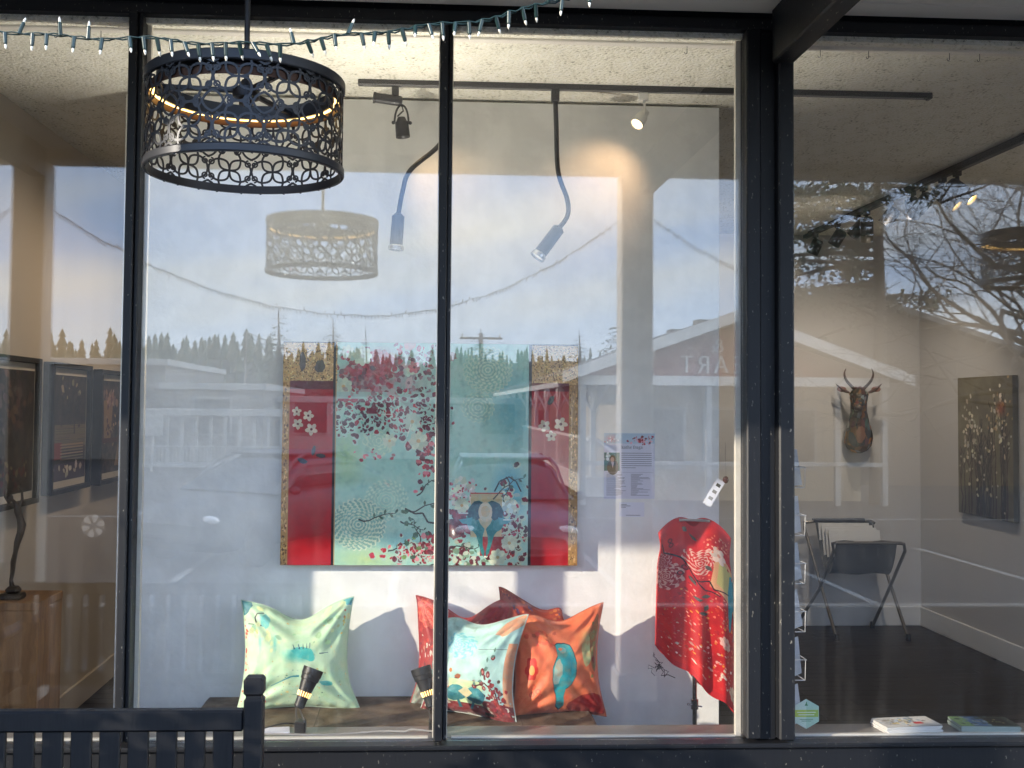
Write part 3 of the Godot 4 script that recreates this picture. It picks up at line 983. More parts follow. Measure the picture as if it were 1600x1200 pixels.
func pillow_prints() -> Dictionary:
	var D := {}
	var teal := Color(0.20, 0.62, 0.64)
	var P := Paint.new(384, 384, Color(0.80, 0.91, 0.76), 51)
	P.wash(Color(0.72, 0.90, 0.74), 0.012, 0.35, 0.9, 1)
	P.wash(Color(0.91, 0.91, 0.68), 0.016, 0.55, 0.8, 2)
	P.scatter(200, 200, 120, 120, 60, 1.5, 5, [Color(0.70, 0.84, 0.62), Color(0.9, 0.8, 0.5), Color(0.60, 0.78, 0.6)])
	P.glow(200, 185, 60, 24, Color(0.25, 0.74, 0.70), 1.0)
	P.ell(215, 180, 34, 16, Color(0.30, 0.76, 0.72), 0.4, 0.25)
	for i in 5:
		P.stroke([Vector2(190 + i * 10, 168), Vector2(186 + i * 11, 148 - i)], 3, Color(0.1, 0.25, 0.35), 0.8)
	P.stroke([Vector2(120, 285), Vector2(150, 270), Vector2(185, 250), Vector2(200, 248)], 2, Color(0.2, 0.55, 0.6), 7)
	P.ell(290, 275, 26, 9, Color(0.35, 0.74, 0.70), 0.1, 0.3)
	P.stroke([Vector2(265, 185), Vector2(300, 184)], 3, Color(0.15, 0.3, 0.35), 1)
	P.stroke([Vector2(90, 90), Vector2(60, 92), Vector2(52, 64), Vector2(64, 44), Vector2(92, 36)], 7, Color(0.22, 0.18, 0.22), 3)
	P.ell(96, 70, 18, 30, Color(0.45, 0.78, 0.76), 0.3, 0.3)
	P.stroke([Vector2(20, 92), Vector2(50, 90)], 4, Color(0.22, 0.18, 0.22), 2)
	P.glow(82, 60, 16, 34, Color(0.4, 0.78, 0.76), 0.8)
	P.ell(14, 20, 26, 46, Color(0.22, 0.50, 0.55), 0.5, 0.3)
	P.ell(372, 12, 30, 20, Color(0.28, 0.66, 0.70), 0.5, 0.3)
	P.scatter(360, 110, 5, 26, 10, 3, 6, [Color(0.85, 0.45, 0.3), Color(0.9, 0.75, 0.3)])
	P.scatter(90, 350, 12, 12, 8, 4, 7, [Color(0.9, 0.55, 0.45)])
	P.scatter(6, 200, 3, 70, 16, 3, 7, [Color(0.86, 0.3, 0.25)])
	P.scatter(90, 130, 40, 40, 14, 6, 15, [Color(0.68, 0.86, 0.70), Color(0.86, 0.90, 0.66)])
	P.scatter(300, 90, 40, 40, 14, 6, 15, [Color(0.70, 0.86, 0.64), Color(0.86, 0.90, 0.66)])
	P.glow(130, 150, 10, 40, Color(0.42, 0.80, 0.78), 0.8)
	P.glow(70, 150, 10, 40, Color(0.42, 0.80, 0.78), 0.7)
	P.scatter(200, 300, 100, 50, 50, 1, 3, [Color(0.35, 0.55, 0.5), Color(0.75, 0.6, 0.3)])
	P.wash(Color(0.74, 0.88, 0.66), 0.03, 0.42, 0.5, 61)
	P.wash(Color(0.90, 0.95, 0.84), 0.05, 0.5, 0.45, 62)
	D.green = P.tex()
	P = Paint.new(384, 384, Color(0.62, 0.13, 0.14), 52)
	P.scatter(190, 180, 110, 90, 260, 3, 9, [Color(0.45, 0.09, 0.11), Color(0.72, 0.2, 0.17), Color(0.72, 0.5, 0.42), Color(0.5, 0.12, 0.13)])
	P.rose(60, 60, 60, Color(0.86, 0.42, 0.32), Color(0.80, 0.26, 0.22), 6)
	P.rose(200, 90, 50, Color(0.55, 0.14, 0.14), Color(0.74, 0.4, 0.34), 5)
	P.rect(0, 250, 384, 134, Color(0.52, 0.58, 0.52))
	P.wash(Color(0.40, 0.46, 0.42), 0.02, 0.4, 0.8, 5, Rect2i(0, 250, 384, 134))
	P.scatter(190, 256, 120, 6, 60, 5, 12, [Color(0.52, 0.58, 0.52), Color(0.55, 0.12, 0.13)])
	for i in 9:
		P.leaf(40 + i * 38, 330 + (i % 3) * 14, 30, -0.6 - (i % 2), Color(0.2, 0.26, 0.24))
	P.scatter(60, 190, 40, 20, 24, 2, 6, [Color(0.85, 0.82, 0.76)])
	P.wash(Color(0.40, 0.10, 0.10), 0.03, 0.42, 0.5, 63)
	P.wash(Color(0.70, 0.45, 0.38), 0.05, 0.5, 0.45, 64)
	D.red = P.tex()
	P = Paint.new(384, 384, Color(0.72, 0.86, 0.82), 53)
	P.wash(Color(0.60, 0.78, 0.74), 0.012, 0.4, 0.9, 1)
	P.wash(Color(0.45, 0.48, 0.40), 0.014, 0.55, 0.9, 2, Rect2i(0, 0, 200, 140))
	P.rose(170, 120, 52, Color(0.50, 0.80, 0.82), Color(0.70, 0.88, 0.86), 6)
	P.ell(340, 40, 60, 30, Color(0.90, 0.62, 0.46), -0.5, 0.2)
	P.rect(230, 130, 120, 2, Color(0.4, 0.45, 0.42))
	P.rect(350, 110, 34, 274, Color(0.85, 0.58, 0.42))
	P.glow(80, 270, 80, 60, Color(0.86, 0.42, 0.2), 1.0)
	P.scatter(70, 262, 40, 26, 50, 5, 12, [Color(0.86, 0.45, 0.2), Color(0.78, 0.36, 0.2), Color(0.82, 0.5, 0.3)])
	P.rect(0, 300, 384, 84, Color(0.48, 0.12, 0.13))
	P.scatter(190, 320, 130, 40, 150, 4, 11, [Color(0.42, 0.09, 0.11), Color(0.6, 0.16, 0.16), Color(0.8, 0.75, 0.66), Color(0.3, 0.12, 0.12)])
	P.rect(140, 232, 120, 96, Color(0.80, 0.88, 0.66))
	for sd in [-1.0, 1.0]:
		P.ell(200 + 34 * sd, 290, 36, 34, Color(0.12, 0.42, 0.46), 0.3 * sd, 0.12)
		P.ell(200 + 30 * sd, 272, 24, 18, Color(0.20, 0.54, 0.56), 0.3 * sd, 0.12)
		P.stroke([Vector2(200 + 24 * sd, 310), Vector2(200 + 14 * sd, 352)], 9, Color(0.10, 0.38, 0.42))
	P.poly(PackedVector2Array([Vector2(200, 256), Vector2(222, 280), Vector2(200, 304), Vector2(180, 280)]), Color(0.86, 0.80, 0.62))
	for q in [[300, 160], [262, 200], [285, 205], [258, 236], [230, 250], [268, 252]]:
		P.ell(q[0], q[1], 9, 9, Color(0.48, 0.10, 0.14))
		P.ell(q[0], q[1], 4, 4, Color(0.8, 0.5, 0.45))
	for i in 7:
		P.leaf(230 + i * 12, 250 - i * 18, 20, -1.6 + (i % 2) * 1.2, Color(0.36, 0.50, 0.44))
	P.stroke([Vector2(230, 250), Vector2(270, 232), Vector2(320, 260), Vector2(335, 320)], 5, Color(0.3, 0.08, 0.1))
	P.scatter(318, 280, 14, 30, 50, 4, 8, [Color(0.52, 0.10, 0.14), Color(0.6, 0.2, 0.2)])
	P.rect(262, 352, 34, 14, Color(0.05, 0.05, 0.05))
	P.wash(Color(0.52, 0.66, 0.60), 0.03, 0.42, 0.5, 65)
	P.wash(Color(0.80, 0.86, 0.82), 0.05, 0.5, 0.45, 66)
	D.teal = P.tex()
	P = Paint.new(384, 384, Color(0.62, 0.22, 0.13), 54)
	P.wash(Color(0.50, 0.15, 0.12), 0.012, 0.4, 0.9, 1)
	P.scatter(190, 60, 120, 50, 80, 5, 12, [Color(0.72, 0.2, 0.13), Color(0.80, 0.42, 0.2), Color(0.42, 0.1, 0.1), Color(0.4, 0.3, 0.45)])
	P.scatter(80, 230, 60, 90, 40, 4, 8, [Color(0.5, 0.14, 0.1), Color(0.72, 0.36, 0.2)])
	P.wash(Color(0.40, 0.12, 0.08), 0.03, 0.42, 0.5, 67)
	P.wash(Color(0.70, 0.34, 0.18), 0.05, 0.5, 0.45, 68)
	D.dark = P.tex()
	P = Paint.new(384, 384, Color(0.93, 0.47, 0.30), 55)
	P.wash(Color(0.96, 0.58, 0.38), 0.01, 0.4, 0.9, 1)
	P.wash(Color(0.90, 0.36, 0.26), 0.014, 0.5, 0.7, 2)
	P.glow(300, 130, 60, 70, Color(0.72, 0.76, 0.50), 1.0)
	P.ell(300, 150, 34, 50, Color(0.74, 0.76, 0.52), 0.3, 0.2)
	P.ell(340, 130, 26, 90, Color(0.62, 0.42, 0.24), 0.1, 0.2)
	P.scatter(330, 170, 10, 50, 16, 6, 12, [Color(0.5, 0.5, 0.3), Color(0.55, 0.2, 0.14)])
	P.ell(300, 342, 96, 50, Color(0.64, 0.13, 0.12), -0.15, 0.12)
	P.ell(330, 330, 60, 40, Color(0.70, 0.10, 0.11), 0, 0.15)
	for i in 6:
		var a := TAU * i / 6
		P.ell(62 + cos(a) * 17, 208 + sin(a) * 19, 13, 12, Color(0.86, 0.17, 0.12))
	P.ell(62, 208, 12, 13, Color(0.97, 0.66, 0.34))
	P.scatter(110, 110, 46, 26, 20, 6, 14, [Color(0.88, 0.33, 0.22), Color(0.90, 0.40, 0.26)])
	for q in [[75, 262], [95, 280], [70, 292], [105, 300]]:
		P.ell(q[0], q[1], 10, 10, Color(0.84, 0.25, 0.18))
		P.ell(q[0], q[1], 7, 7, Color(0.94, 0.50, 0.32))
	var bird := PackedVector2Array()
	for q in [[168, 128], [176, 120], [196, 118], [212, 128], [226, 158], [238, 190], [234, 226], [216, 256], [196, 276], [192, 310], [196, 352], [188, 372], [174, 350], [170, 300], [160, 270], [152, 236], [156, 200], [172, 172], [170, 150]]:
		bird.append(Vector2(q[0], q[1]))
	P.poly(bird, Color(0.10, 0.22, 0.26))
	var inner := PackedVector2Array()
	for q in bird:
		inner.append(Vector2(196, 230) + (q - Vector2(196, 230)) * 0.955)
	P.poly(inner, Color(0.16, 0.66, 0.68))
	P.glow(215, 200, 24, 46, Color(0.10, 0.56, 0.62), 0.9)
	P.ell(172, 220, 14, 40, Color(0.60, 0.72, 0.66), 0.2, 0.25)
	P.ell(190, 150, 10, 12, Color(0.5, 0.74, 0.7))
	P.ell(184, 146, 6, 6, Color(0.90, 0.52, 0.34))
	P.stroke([Vector2(168, 134), Vector2(156, 128)], 5, Color(0.7, 0.3, 0.2), 1)
	P.wash(Color(0.88, 0.40, 0.22), 0.03, 0.42, 0.5, 69)
	P.wash(Color(0.98, 0.62, 0.42), 0.05, 0.5, 0.45, 70)
	D.orange = P.tex()
	return D

func dress_print() -> ImageTexture:
	var P := Paint.new(512, 512, Color(0.80, 0.10, 0.11), 61)
	P.wash(Color(0.88, 0.17, 0.12), 0.01, 0.4, 0.9, 1)
	P.wash(Color(0.62, 0.06, 0.10), 0.013, 0.5, 0.8, 2)
	for half in 2:
		var x := 256.0 * half
		P.scatter(x + 190, 250, 50, 60, 120, 1.5, 4, [Color(0.90, 0.40, 0.30), Color(0.70, 0.08, 0.10), Color(0.92, 0.56, 0.42)])
		P.scatter(x + 128, 300, 90, 110, 160, 2, 6, [Color(0.68, 0.07, 0.10), Color(0.86, 0.22, 0.16), Color(0.80, 0.14, 0.12)])
		P.scatter(x + 150, 330, 80, 60, 130, 1.5, 4, [Color(0.90, 0.42, 0.30), Color(0.90, 0.55, 0.2), Color(0.88, 0.62, 0.55)])
		P.scatter(x + 170, 430, 60, 30, 130, 1.5, 5, [Color(0.92, 0.62, 0.55), Color(0.9, 0.78, 0.7), Color(0.8, 0.2, 0.2)])
		P.scatter(x + 60, 380, 30, 60, 70, 1.5, 3, [Color(0.72, 0.25, 0.28), Color(0.8, 0.35, 0.3)])
		P.rose(x + 130, 118, 40, Color(0.92, 0.70, 0.62), Color(0.82, 0.17, 0.16), 6)
		P.rose(x + 46, 190, 50, Color(0.86, 0.62, 0.56), Color(0.66, 0.10, 0.13), 7)
		P.rose(x + 30, 130, 34, Color(0.80, 0.52, 0.50), Color(0.62, 0.10, 0.14), 5)
		P.poly(PackedVector2Array([Vector2(x + 168, 90), Vector2(x + 246, 112), Vector2(x + 236, 232), Vector2(x + 150, 190)]), Color(0.92, 0.66, 0.46))
		P.poly(PackedVector2Array([Vector2(x + 176, 108), Vector2(x + 236, 122), Vector2(x + 228, 208), Vector2(x + 166, 178)]), Color(0.80, 0.74, 0.44))
		P.bloom(x + 176, 96, 22, Color(0.93, 0.80, 0.72), Color(0.9, 0.6, 0.5), 6)
		P.poly(PackedVector2Array([Vector2(x + 212, 130), Vector2(x + 226, 122), Vector2(x + 242, 134), Vector2(x + 246, 170), Vector2(x + 236, 210), Vector2(x + 224, 226), Vector2(x + 212, 290), Vector2(x + 204, 300), Vector2(x + 202, 240), Vector2(x + 202, 180)]), Color(0.14, 0.56, 0.60))
		P.stroke([Vector2(x + 240, 200), Vector2(x + 238, 270), Vector2(x + 226, 310)], 9, Color(0.16, 0.42, 0.48), 4)
		P.stroke([Vector2(x + 18, 60), Vector2(x + 30, 96), Vector2(x + 62, 112), Vector2(x + 90, 132), Vector2(x + 120, 176), Vector2(x + 150, 178), Vector2(x + 160, 200), Vector2(x + 206, 188)], 5, Color(0.10, 0.05, 0.07), 3)
		P.stroke([Vector2(x + 120, 176), Vector2(x + 140, 205), Vector2(x + 176, 212)], 3, Color(0.10, 0.05, 0.07))
		for q in [[54, 62], [56, 78], [96, 160], [86, 182], [112, 186]]:
			P.ell(x + q[0], q[1], 8, 8, Color(0.25, 0.05, 0.08))
			P.ell(x + q[0], q[1], 5, 5, Color(0.72, 0.12, 0.16))
		for q in [[96, 40], [110, 30], [104, 180], [112, 240], [130, 226], [124, 280], [138, 270], [140, 130], [230, 78]]:
			P.leaf(x + q[0], q[1], 24, -1.2 + q[0] % 3, Color(0.36, 0.34, 0.30))
		P.bloom(x + 190, 340, 18, Color(0.90, 0.68, 0.60), Color(0.9, 0.5, 0.45), 8)
		P.bloom(x + 226, 468, 22, Color(0.92, 0.74, 0.62), Color(0.85, 0.55, 0.4), 8)
		P.scatter(x + 200, 60, 26, 14, 40, 2, 4, [Color(0.92, 0.45, 0.32), Color(0.94, 0.62, 0.5)])
	P.rect(0, 492, 512, 20, Color(0.76, 0.10, 0.13))
	return P.tex()

func accent_lamp(label: String, at: Vector3, lean: Vector3) -> void:
	var o := thing("accent_lamp", label, "lamp", at, "black accent lamps on the window sill")
	part("base", MB.new().box(Vector3(0, 0.022, 0), Vector3(0.040, 0.044, 0.05), 0.004).mesh(M.black), o)
	part("bracket", MB.new().tube([Vector3(-0.012, 0.04, 0), Vector3(-0.018, 0.07, 0), Vector3(-0.016, 0.098, 0)], 0.003, 6).tube([Vector3(0.014, 0.04, 0), Vector3(0.006, 0.06, 0), Vector3(-0.004, 0.085, 0)], 0.003, 6).mesh(M.steel), o)
	var q := Basis.from_euler(lean)
	var c := Vector3(-0.008, 0.088, 0)
	part("shade", MB.new().lathe([Vector2(0.0, 0), Vector2(0.012, 0.0), Vector2(0.0195, 0.006), Vector2(0.0205, 0.034), Vector2(0.031, 0.104), Vector2(0.0345, 0.106), Vector2(0.0355, 0.122), Vector2(0.0375, 0.124), Vector2(0.039, 0.150), Vector2(0.0365, 0.150), Vector2(0.030, 0.11), Vector2(0.018, 0.05), Vector2(0, 0.05)], 32, q, c).mesh(M.black), o)
	part("bulb_glow", MB.new().lathe([Vector2(0, 0.090), Vector2(0.027, 0.090)], 20, q, c).mesh(glowing(Color(1.0, 0.85, 0.62), 2.0)), o)
	spot(at + c + q * Vector3(0, 0.105, 0), at + Vector3(lean.z * -2.6, 2.6, 0.30), Color(1.0, 0.97, 0.91), 1.0, 33, 0.02)
	var vents := glowing(Color(1.0, 0.72, 0.35), 1.1)
	for i in 16:
		var a := TAU * i / 16
		var qq := q * Basis(Vector3.UP, a) * Basis(Vector3.RIGHT, 0.15)
		part("light_slot", bx(vents, c + q * Vector3(sin(a) * 0.0235, 0.053, cos(a) * 0.0235), Vector3(0.0034, 0.019, 0.003), 0.0008, qq), o)

func goose_lamp(label: String, pts: Array, tip: Vector3) -> void:
	var o := thing("gooseneck_lamp", label, "lamp", pts[0], "gooseneck lamps on the ceiling track")
	var p := []
	var cv := Curve3D.new()
	for i in pts.size():
		var d: Vector3 = (pts[mini(i + 1, pts.size() - 1)] - pts[maxi(i - 1, 0)]) * 0.2
		cv.add_point(pts[i] - pts[0], -d, d)
	for i in 33:
		p.append(cv.sample_baked(cv.get_baked_length() * i / 32.0, true))
	part("neck", MB.new().tube(p, 0.0105, 10).mesh(M.black), o)
	part("adapter", bx(M.black, Vector3(0, 0.0, 0), Vector3(0.034, 0.05, 0.034), 0.003), o)
	var h: Vector3 = pts[-1] - pts[0]
	var d2 = (tip - pts[-1])
	var up = d2.normalized()
	var x = up.cross(Vector3(0.1, 0.2, 1)).normalized()
	var q := Basis(x, up, x.cross(up))
	var L = d2.length()
	part("head", MB.new().lathe([Vector2(0, -0.006), Vector2(0.013, -0.006), Vector2(0.027, 0.006), Vector2(0.028, L * 0.86)], 24, q, h).mesh(M.black), o)
	part("rim", MB.new().lathe([Vector2(0.028, L * 0.86), Vector2(0.033, L * 0.9), Vector2(0.034, L), Vector2(0.029, L), Vector2(0.026, L * 0.9)], 24, q, h).mesh(M.chrome), o)
	part("lens", MB.new().lathe([Vector2(0, L * 0.95), Vector2(0.028, L * 0.95)], 24, q, h).mesh(mat(Color(0.7, 0.7, 0.68), 0.3)), o)

func display() -> void:
	var dw := thing("display_wall", "white free-standing display wall holding the floral canvas", "wall")
	part("panel", bx(M.panel, Vector3(-0.004, 1.545, -0.913), Vector3(2.69, 3.085, 0.10), 0.003), dw)
	# the big canvas
	var cv := thing("canvas_painting", "large mint and red floral canvas with two teal birds on the white wall", "painting", Vector3(0.03, 0.998, -0.863))
	part("stretcher", bx(tri_tex(mat(Color(0.20, 0.14, 0.09), 0.7), Vector3.ONE), Vector3(0, 0.493, 0.028), Vector3(1.312, 0.984, 0.052), 0.003), cv)
	var fm := printed(canvas_print(), 0.28)
	fm.clearcoat_enabled = true
	fm.clearcoat = 0.35
	fm.clearcoat_roughness = 0.12
	var fq := MB.new()
	fq.quad(Vector3(-0.655, 0.002, 0.0555), Vector3(0.655, 0.002, 0.0555), Vector3(0.655, 0.984, 0.0555), Vector3(-0.655, 0.984, 0.0555))
	part("painted_face", fq.mesh(fm), cv)
	# the sheet about the painter and the little card
	var sh := thing("info_sheet", "printed sheet with a portrait and a flower banner beside the canvas", "notice", Vector3(0.928, 1.292, -0.861))
	part("sheet", bx(M.paper, Vector3(0, 0.148, 0), Vector3(0.232, 0.296, 0.002)), sh)
	var iq := MB.new()
	iq.quad(Vector3(-0.115, 0.001, 0.0016), Vector3(0.115, 0.001, 0.0016), Vector3(0.115, 0.295, 0.0016), Vector3(-0.115, 0.295, 0.0016))
	part("print", iq.mesh(printed(info_print(), 0.8)), sh)
	part("heading", lettering("kathe fraga", 0.018, 0.0004, mat(Color(0.08, 0.08, 0.1), 0.8), "Droid Serif"), sh, Vector3(0.012, 0.232, 0.0022))
	var cd := thing("label_card", "small white caption card under the printed sheet", "notice", Vector3(0.94, 1.212, -0.861))
	part("card", bx(M.paper, Vector3(0, 0.032, 0), Vector3(0.114, 0.064, 0.0016)), cd)
	var inkm := mat(Color(0.12, 0.12, 0.14), 0.9)
	for q in [[-0.036, 0.054, 0.026], [-0.028, 0.048, 0.044], [-0.038, 0.042, 0.022], [0.006, 0.006, 0.066]]:
		part("text_line", bx(inkm, Vector3(q[0], q[1], 0.0011), Vector3(q[2], 0.0022, 0.0006)), cd)
	# platform wrapped in brown paper
	var pf := thing("display_platform", "low brown paper covered platform carrying the cushions", "platform", Vector3(-0.11, 0, -0.632))
	part("top", bx(M.brown_paper, Vector3(0, 0.40, 0), Vector3(1.66, 0.034, 0.458), 0.012), pf)
	part("front", bx(M.brown_paper, Vector3(0, 0.192, 0.2), Vector3(1.62, 0.38, 0.03)), pf)
	part("side", bx(M.brown_paper, Vector3(0.795, 0.192, -0.02), Vector3(0.03, 0.38, 0.4)), pf)
	for x in [-0.318, 0.52]:
		part("paper_fold", bx(mat(Color(0.10, 0.08, 0.06), 0.8), Vector3(x, 0.4172, 0.0), Vector3(0.004, 0.0012, 0.45)), pf)
	var D := pillow_prints()
	var z2 := Vector2()
	pillow("cushion", "pale green cushion printed with a turquoise bird, left on the platform", D.green, Vector3(-0.535, 0.632, -0.70), 0.49, 0.46, 0.17, Vector3(-0.16, 0.06, 0.0), 0.26, [Vector2(0.02, 0.02), Vector2(-0.02, 0.06), Vector2(0.12, -0.02), Vector2(0.0, 0.0)], 3, Color(0.55, 0.68, 0.50))
	pillow("cushion", "red and grey cushion behind the centre mullion", D.red, Vector3(0.185, 0.634, -0.755), 0.45, 0.47, 0.14, Vector3(-0.14, -0.12, 0.03), 0.3, [Vector2(0.06, 0.03), Vector2(0, 0), Vector2(0, 0), Vector2(-0.08, 0.0)], 5, Color(0.36, 0.05, 0.05))
	pillow("cushion", "dark rust cushion leaning behind the orange one", D.dark, Vector3(0.53, 0.64, -0.765), 0.42, 0.48, 0.14, Vector3(-0.12, 0.12, -0.02), 0.2, [Vector2(0.06, 0.12), Vector2(-0.5, -0.75), Vector2(0, 0), Vector2(0.0, 0.0)], 6, Color(0.30, 0.05, 0.03))
	pillow("cushion", "pale teal cushion with a pair of birds and red berries", D.teal, Vector3(0.215, 0.612, -0.60), 0.43, 0.43, 0.17, Vector3(-0.2, -0.5, -0.02), 0.12, [Vector2(0.1, -0.2), Vector2(0.06, 0.1), Vector2(0.08, -0.06), Vector2(-0.04, 0.0)], 8, Color(0.45, 0.50, 0.44))
	pillow("cushion", "orange cushion printed with one turquoise bird", D.orange, Vector3(0.575, 0.617, -0.635), 0.42, 0.45, 0.19, Vector3(-0.17, 0.22, -0.03), 0.16, [Vector2(0.16, -0.16), Vector2(0.05, 0.09), Vector2(0.04, -0.02), Vector2(0.04, 0.02)], 11, Color(0.60, 0.17, 0.08))
	accent_lamp("black accent lamp in front of the pale green cushion", Vector3(-0.448, 0.487, -0.115), Vector3(-0.30, 0, -0.34))
	accent_lamp("black accent lamp half hidden by the centre mullion", Vector3(0.048, 0.487, -0.115), Vector3(-0.30, 0, 0.30))
	# leads along the sill
	var p := []
	for i in 25:
		var x := -0.62 + 0.67 * i / 24.0
		p.append(Vector3(x, 0.492 + 0.005 * sin(i * 0.4) + (0.012 if i > 20 else 0.0), -0.078 + 0.02 * sin(i * 0.31)))
	tag(part("lamp_cable", MB.new().tube(p, 0.0042, 8).mesh(M.grey_cable), self), "grey cable running along the window sill between the lamps", "cable")
	p = []
	for i in 25:
		var a := i / 24.0
		p.append(Vector3(-0.66 + 0.2 * a, 0.492 + 0.02 * sin(a * 3.1), -0.13 + 0.05 * sin(a * 5.0)))
	tag(part("black_lead", MB.new().tube(p, 0.0026, 6).mesh(M.black), self), "thin black lead looping to the left lamp", "cable")
	tag(part("folded_paper", MB.new().box(Vector3(-0.56, 0.4885, -0.13), Vector3(0.14, 0.003, 0.07), 0.0, Basis(Vector3.UP, 0.15)).mesh(M.paper), self), "folded white paper on the sill beside the left lamp", "paper")
	dress()
	# ceiling track with its lamps
	var tr := thing("ceiling_track", "long black lighting track along the ceiling above the window", "track", Vector3(0.95, 3.088, -0.62))
	part("rail", bx(M.black, Vector3(0, 0, 0), Vector3(2.50, 0.024, 0.034), 0.003), tr)
	part("end_cap", bx(M.black_metal, Vector3(1.258, -0.001, 0), Vector3(0.02, 0.028, 0.038), 0.004), tr)
	part("slot", bx(M.grey_cable, Vector3(0, -0.0128, 0.006), Vector3(2.46, 0.002, 0.006)), tr)
	goose_lamp("gooseneck lamp bent to the left of the centre mullion", [Vector3(0.078, 3.05, -0.62), Vector3(0.085, 2.93, -0.62), Vector3(0.052, 2.826, -0.62), Vector3(-0.072, 2.713, -0.62), Vector3(-0.104, 2.62, -0.62), Vector3(-0.121, 2.52, -0.62)], Vector3(-0.130, 2.368, -0.62))
	goose_lamp("gooseneck lamp hanging in an S to the right of the centre mullion", [Vector3(0.551, 3.05, -0.62), Vector3(0.557, 2.905, -0.62), Vector3(0.566, 2.72, -0.62), Vector3(0.606, 2.60, -0.62), Vector3(0.608, 2.53, -0.62), Vector3(0.572, 2.475, -0.62)], Vector3(0.475, 2.343, -0.60))
	var bs := thing("track_spotlight", "black spotlight in a wire yoke on the window track", "spotlight", Vector3(-0.16, 3.07, -0.62))
	part("adapter", MB.new().lathe([Vector2(0, -0.062), Vector2(0.018, -0.062), Vector2(0.022, -0.05), Vector2(0.021, 0.05), Vector2(0.024, 0.054), Vector2(0.024, 0.062), Vector2(0, 0.062)], 20, Basis(Vector3.BACK, 1.45), Vector3(-0.012, -0.052, 0)).box(Vector3(0.02, -0.018, 0), Vector3(0.03, 0.04, 0.03), 0.003).mesh(M.black), bs)
	var yoke := []
	for i in 15:
		var a := PI * i / 14.0
		yoke.append(Vector3(0.048 - 0.030 * cos(a), -0.15 + 0.075 * sin(a), 0.0))
	part("yoke", MB.new().tube(yoke, 0.0042, 8).tube([Vector3(0.02, -0.07, 0), Vector3(0.05, -0.08, 0), Vector3(0.055, -0.10, 0), Vector3(0.03, -0.125, 0)], 0.0035, 6).mesh(M.black), bs)
	part("lamp_can", MB.new().lathe([Vector2(0, 0.036), Vector2(0.016, 0.034), Vector2(0.023, 0.018), Vector2(0.0285, 0.012), Vector2(0.0305, -0.052), Vector2(0.026, -0.052), Vector2(0.0, -0.03)], 20, Basis(Vector3.BACK, 0.1), Vector3(0.050, -0.163, 0)).mesh(M.black), bs)
	for s in [-1.0, 1.0]:
		part("yoke_knob", MB.new().ball(Vector3(0.049 + 0.036 * s, -0.152, 0), Vector3(0.008, 0.008, 0.008), 8, 5).mesh(M.black), bs)
	var ws := thing("track_spotlight", "small white lit spotlight on the window track near the corner post", "spotlight", Vector3(0.935, 3.07, -0.62))
	part("adapter", bx(M.white_plastic, Vector3(0, -0.015, 0), Vector3(0.042, 0.034, 0.03), 0.003), ws)
	part("stem", MB.new().tube([Vector3(0.004, -0.03, 0), Vector3(0.006, -0.07, 0.012), Vector3(0.004, -0.095, 0.016)], 0.006, 8).mesh(M.white_plastic), ws)
	var wq := Basis(Vector3.BACK, -0.60) * Basis(Vector3.RIGHT, -0.35)
	part("lamp_can", MB.new().lathe([Vector2(0, 0.04), Vector2(0.017, 0.038), Vector2(0.021, 0.01), Vector2(0.027, 0.002), Vector2(0.0295, -0.045), Vector2(0.026, -0.045), Vector2(0.022, -0.03)], 24, wq, Vector3(-0.006, -0.105, 0)).mesh(M.white_plastic), ws)
	part("lamp_glow", MB.new().lathe([Vector2(0, -0.040), Vector2(0.025, -0.040)], 20, wq, Vector3(-0.006, -0.105, 0)).mesh(glowing(Color(1.0, 0.86, 0.6), 1.6)), ws)
	spot(Vector3(0.928, 2.93, -0.60) + wq * Vector3(0, -0.03, 0), Vector3(0.80, 2.72, -0.863), Color(1.0, 0.80, 0.60), 0.022, 42, 0.03)
	spot(Vector3(-0.10, 2.84, -0.60), Vector3(0.13, 2.66, -0.863), Color(1.0, 0.82, 0.60), 0.016, 40, 0.03)

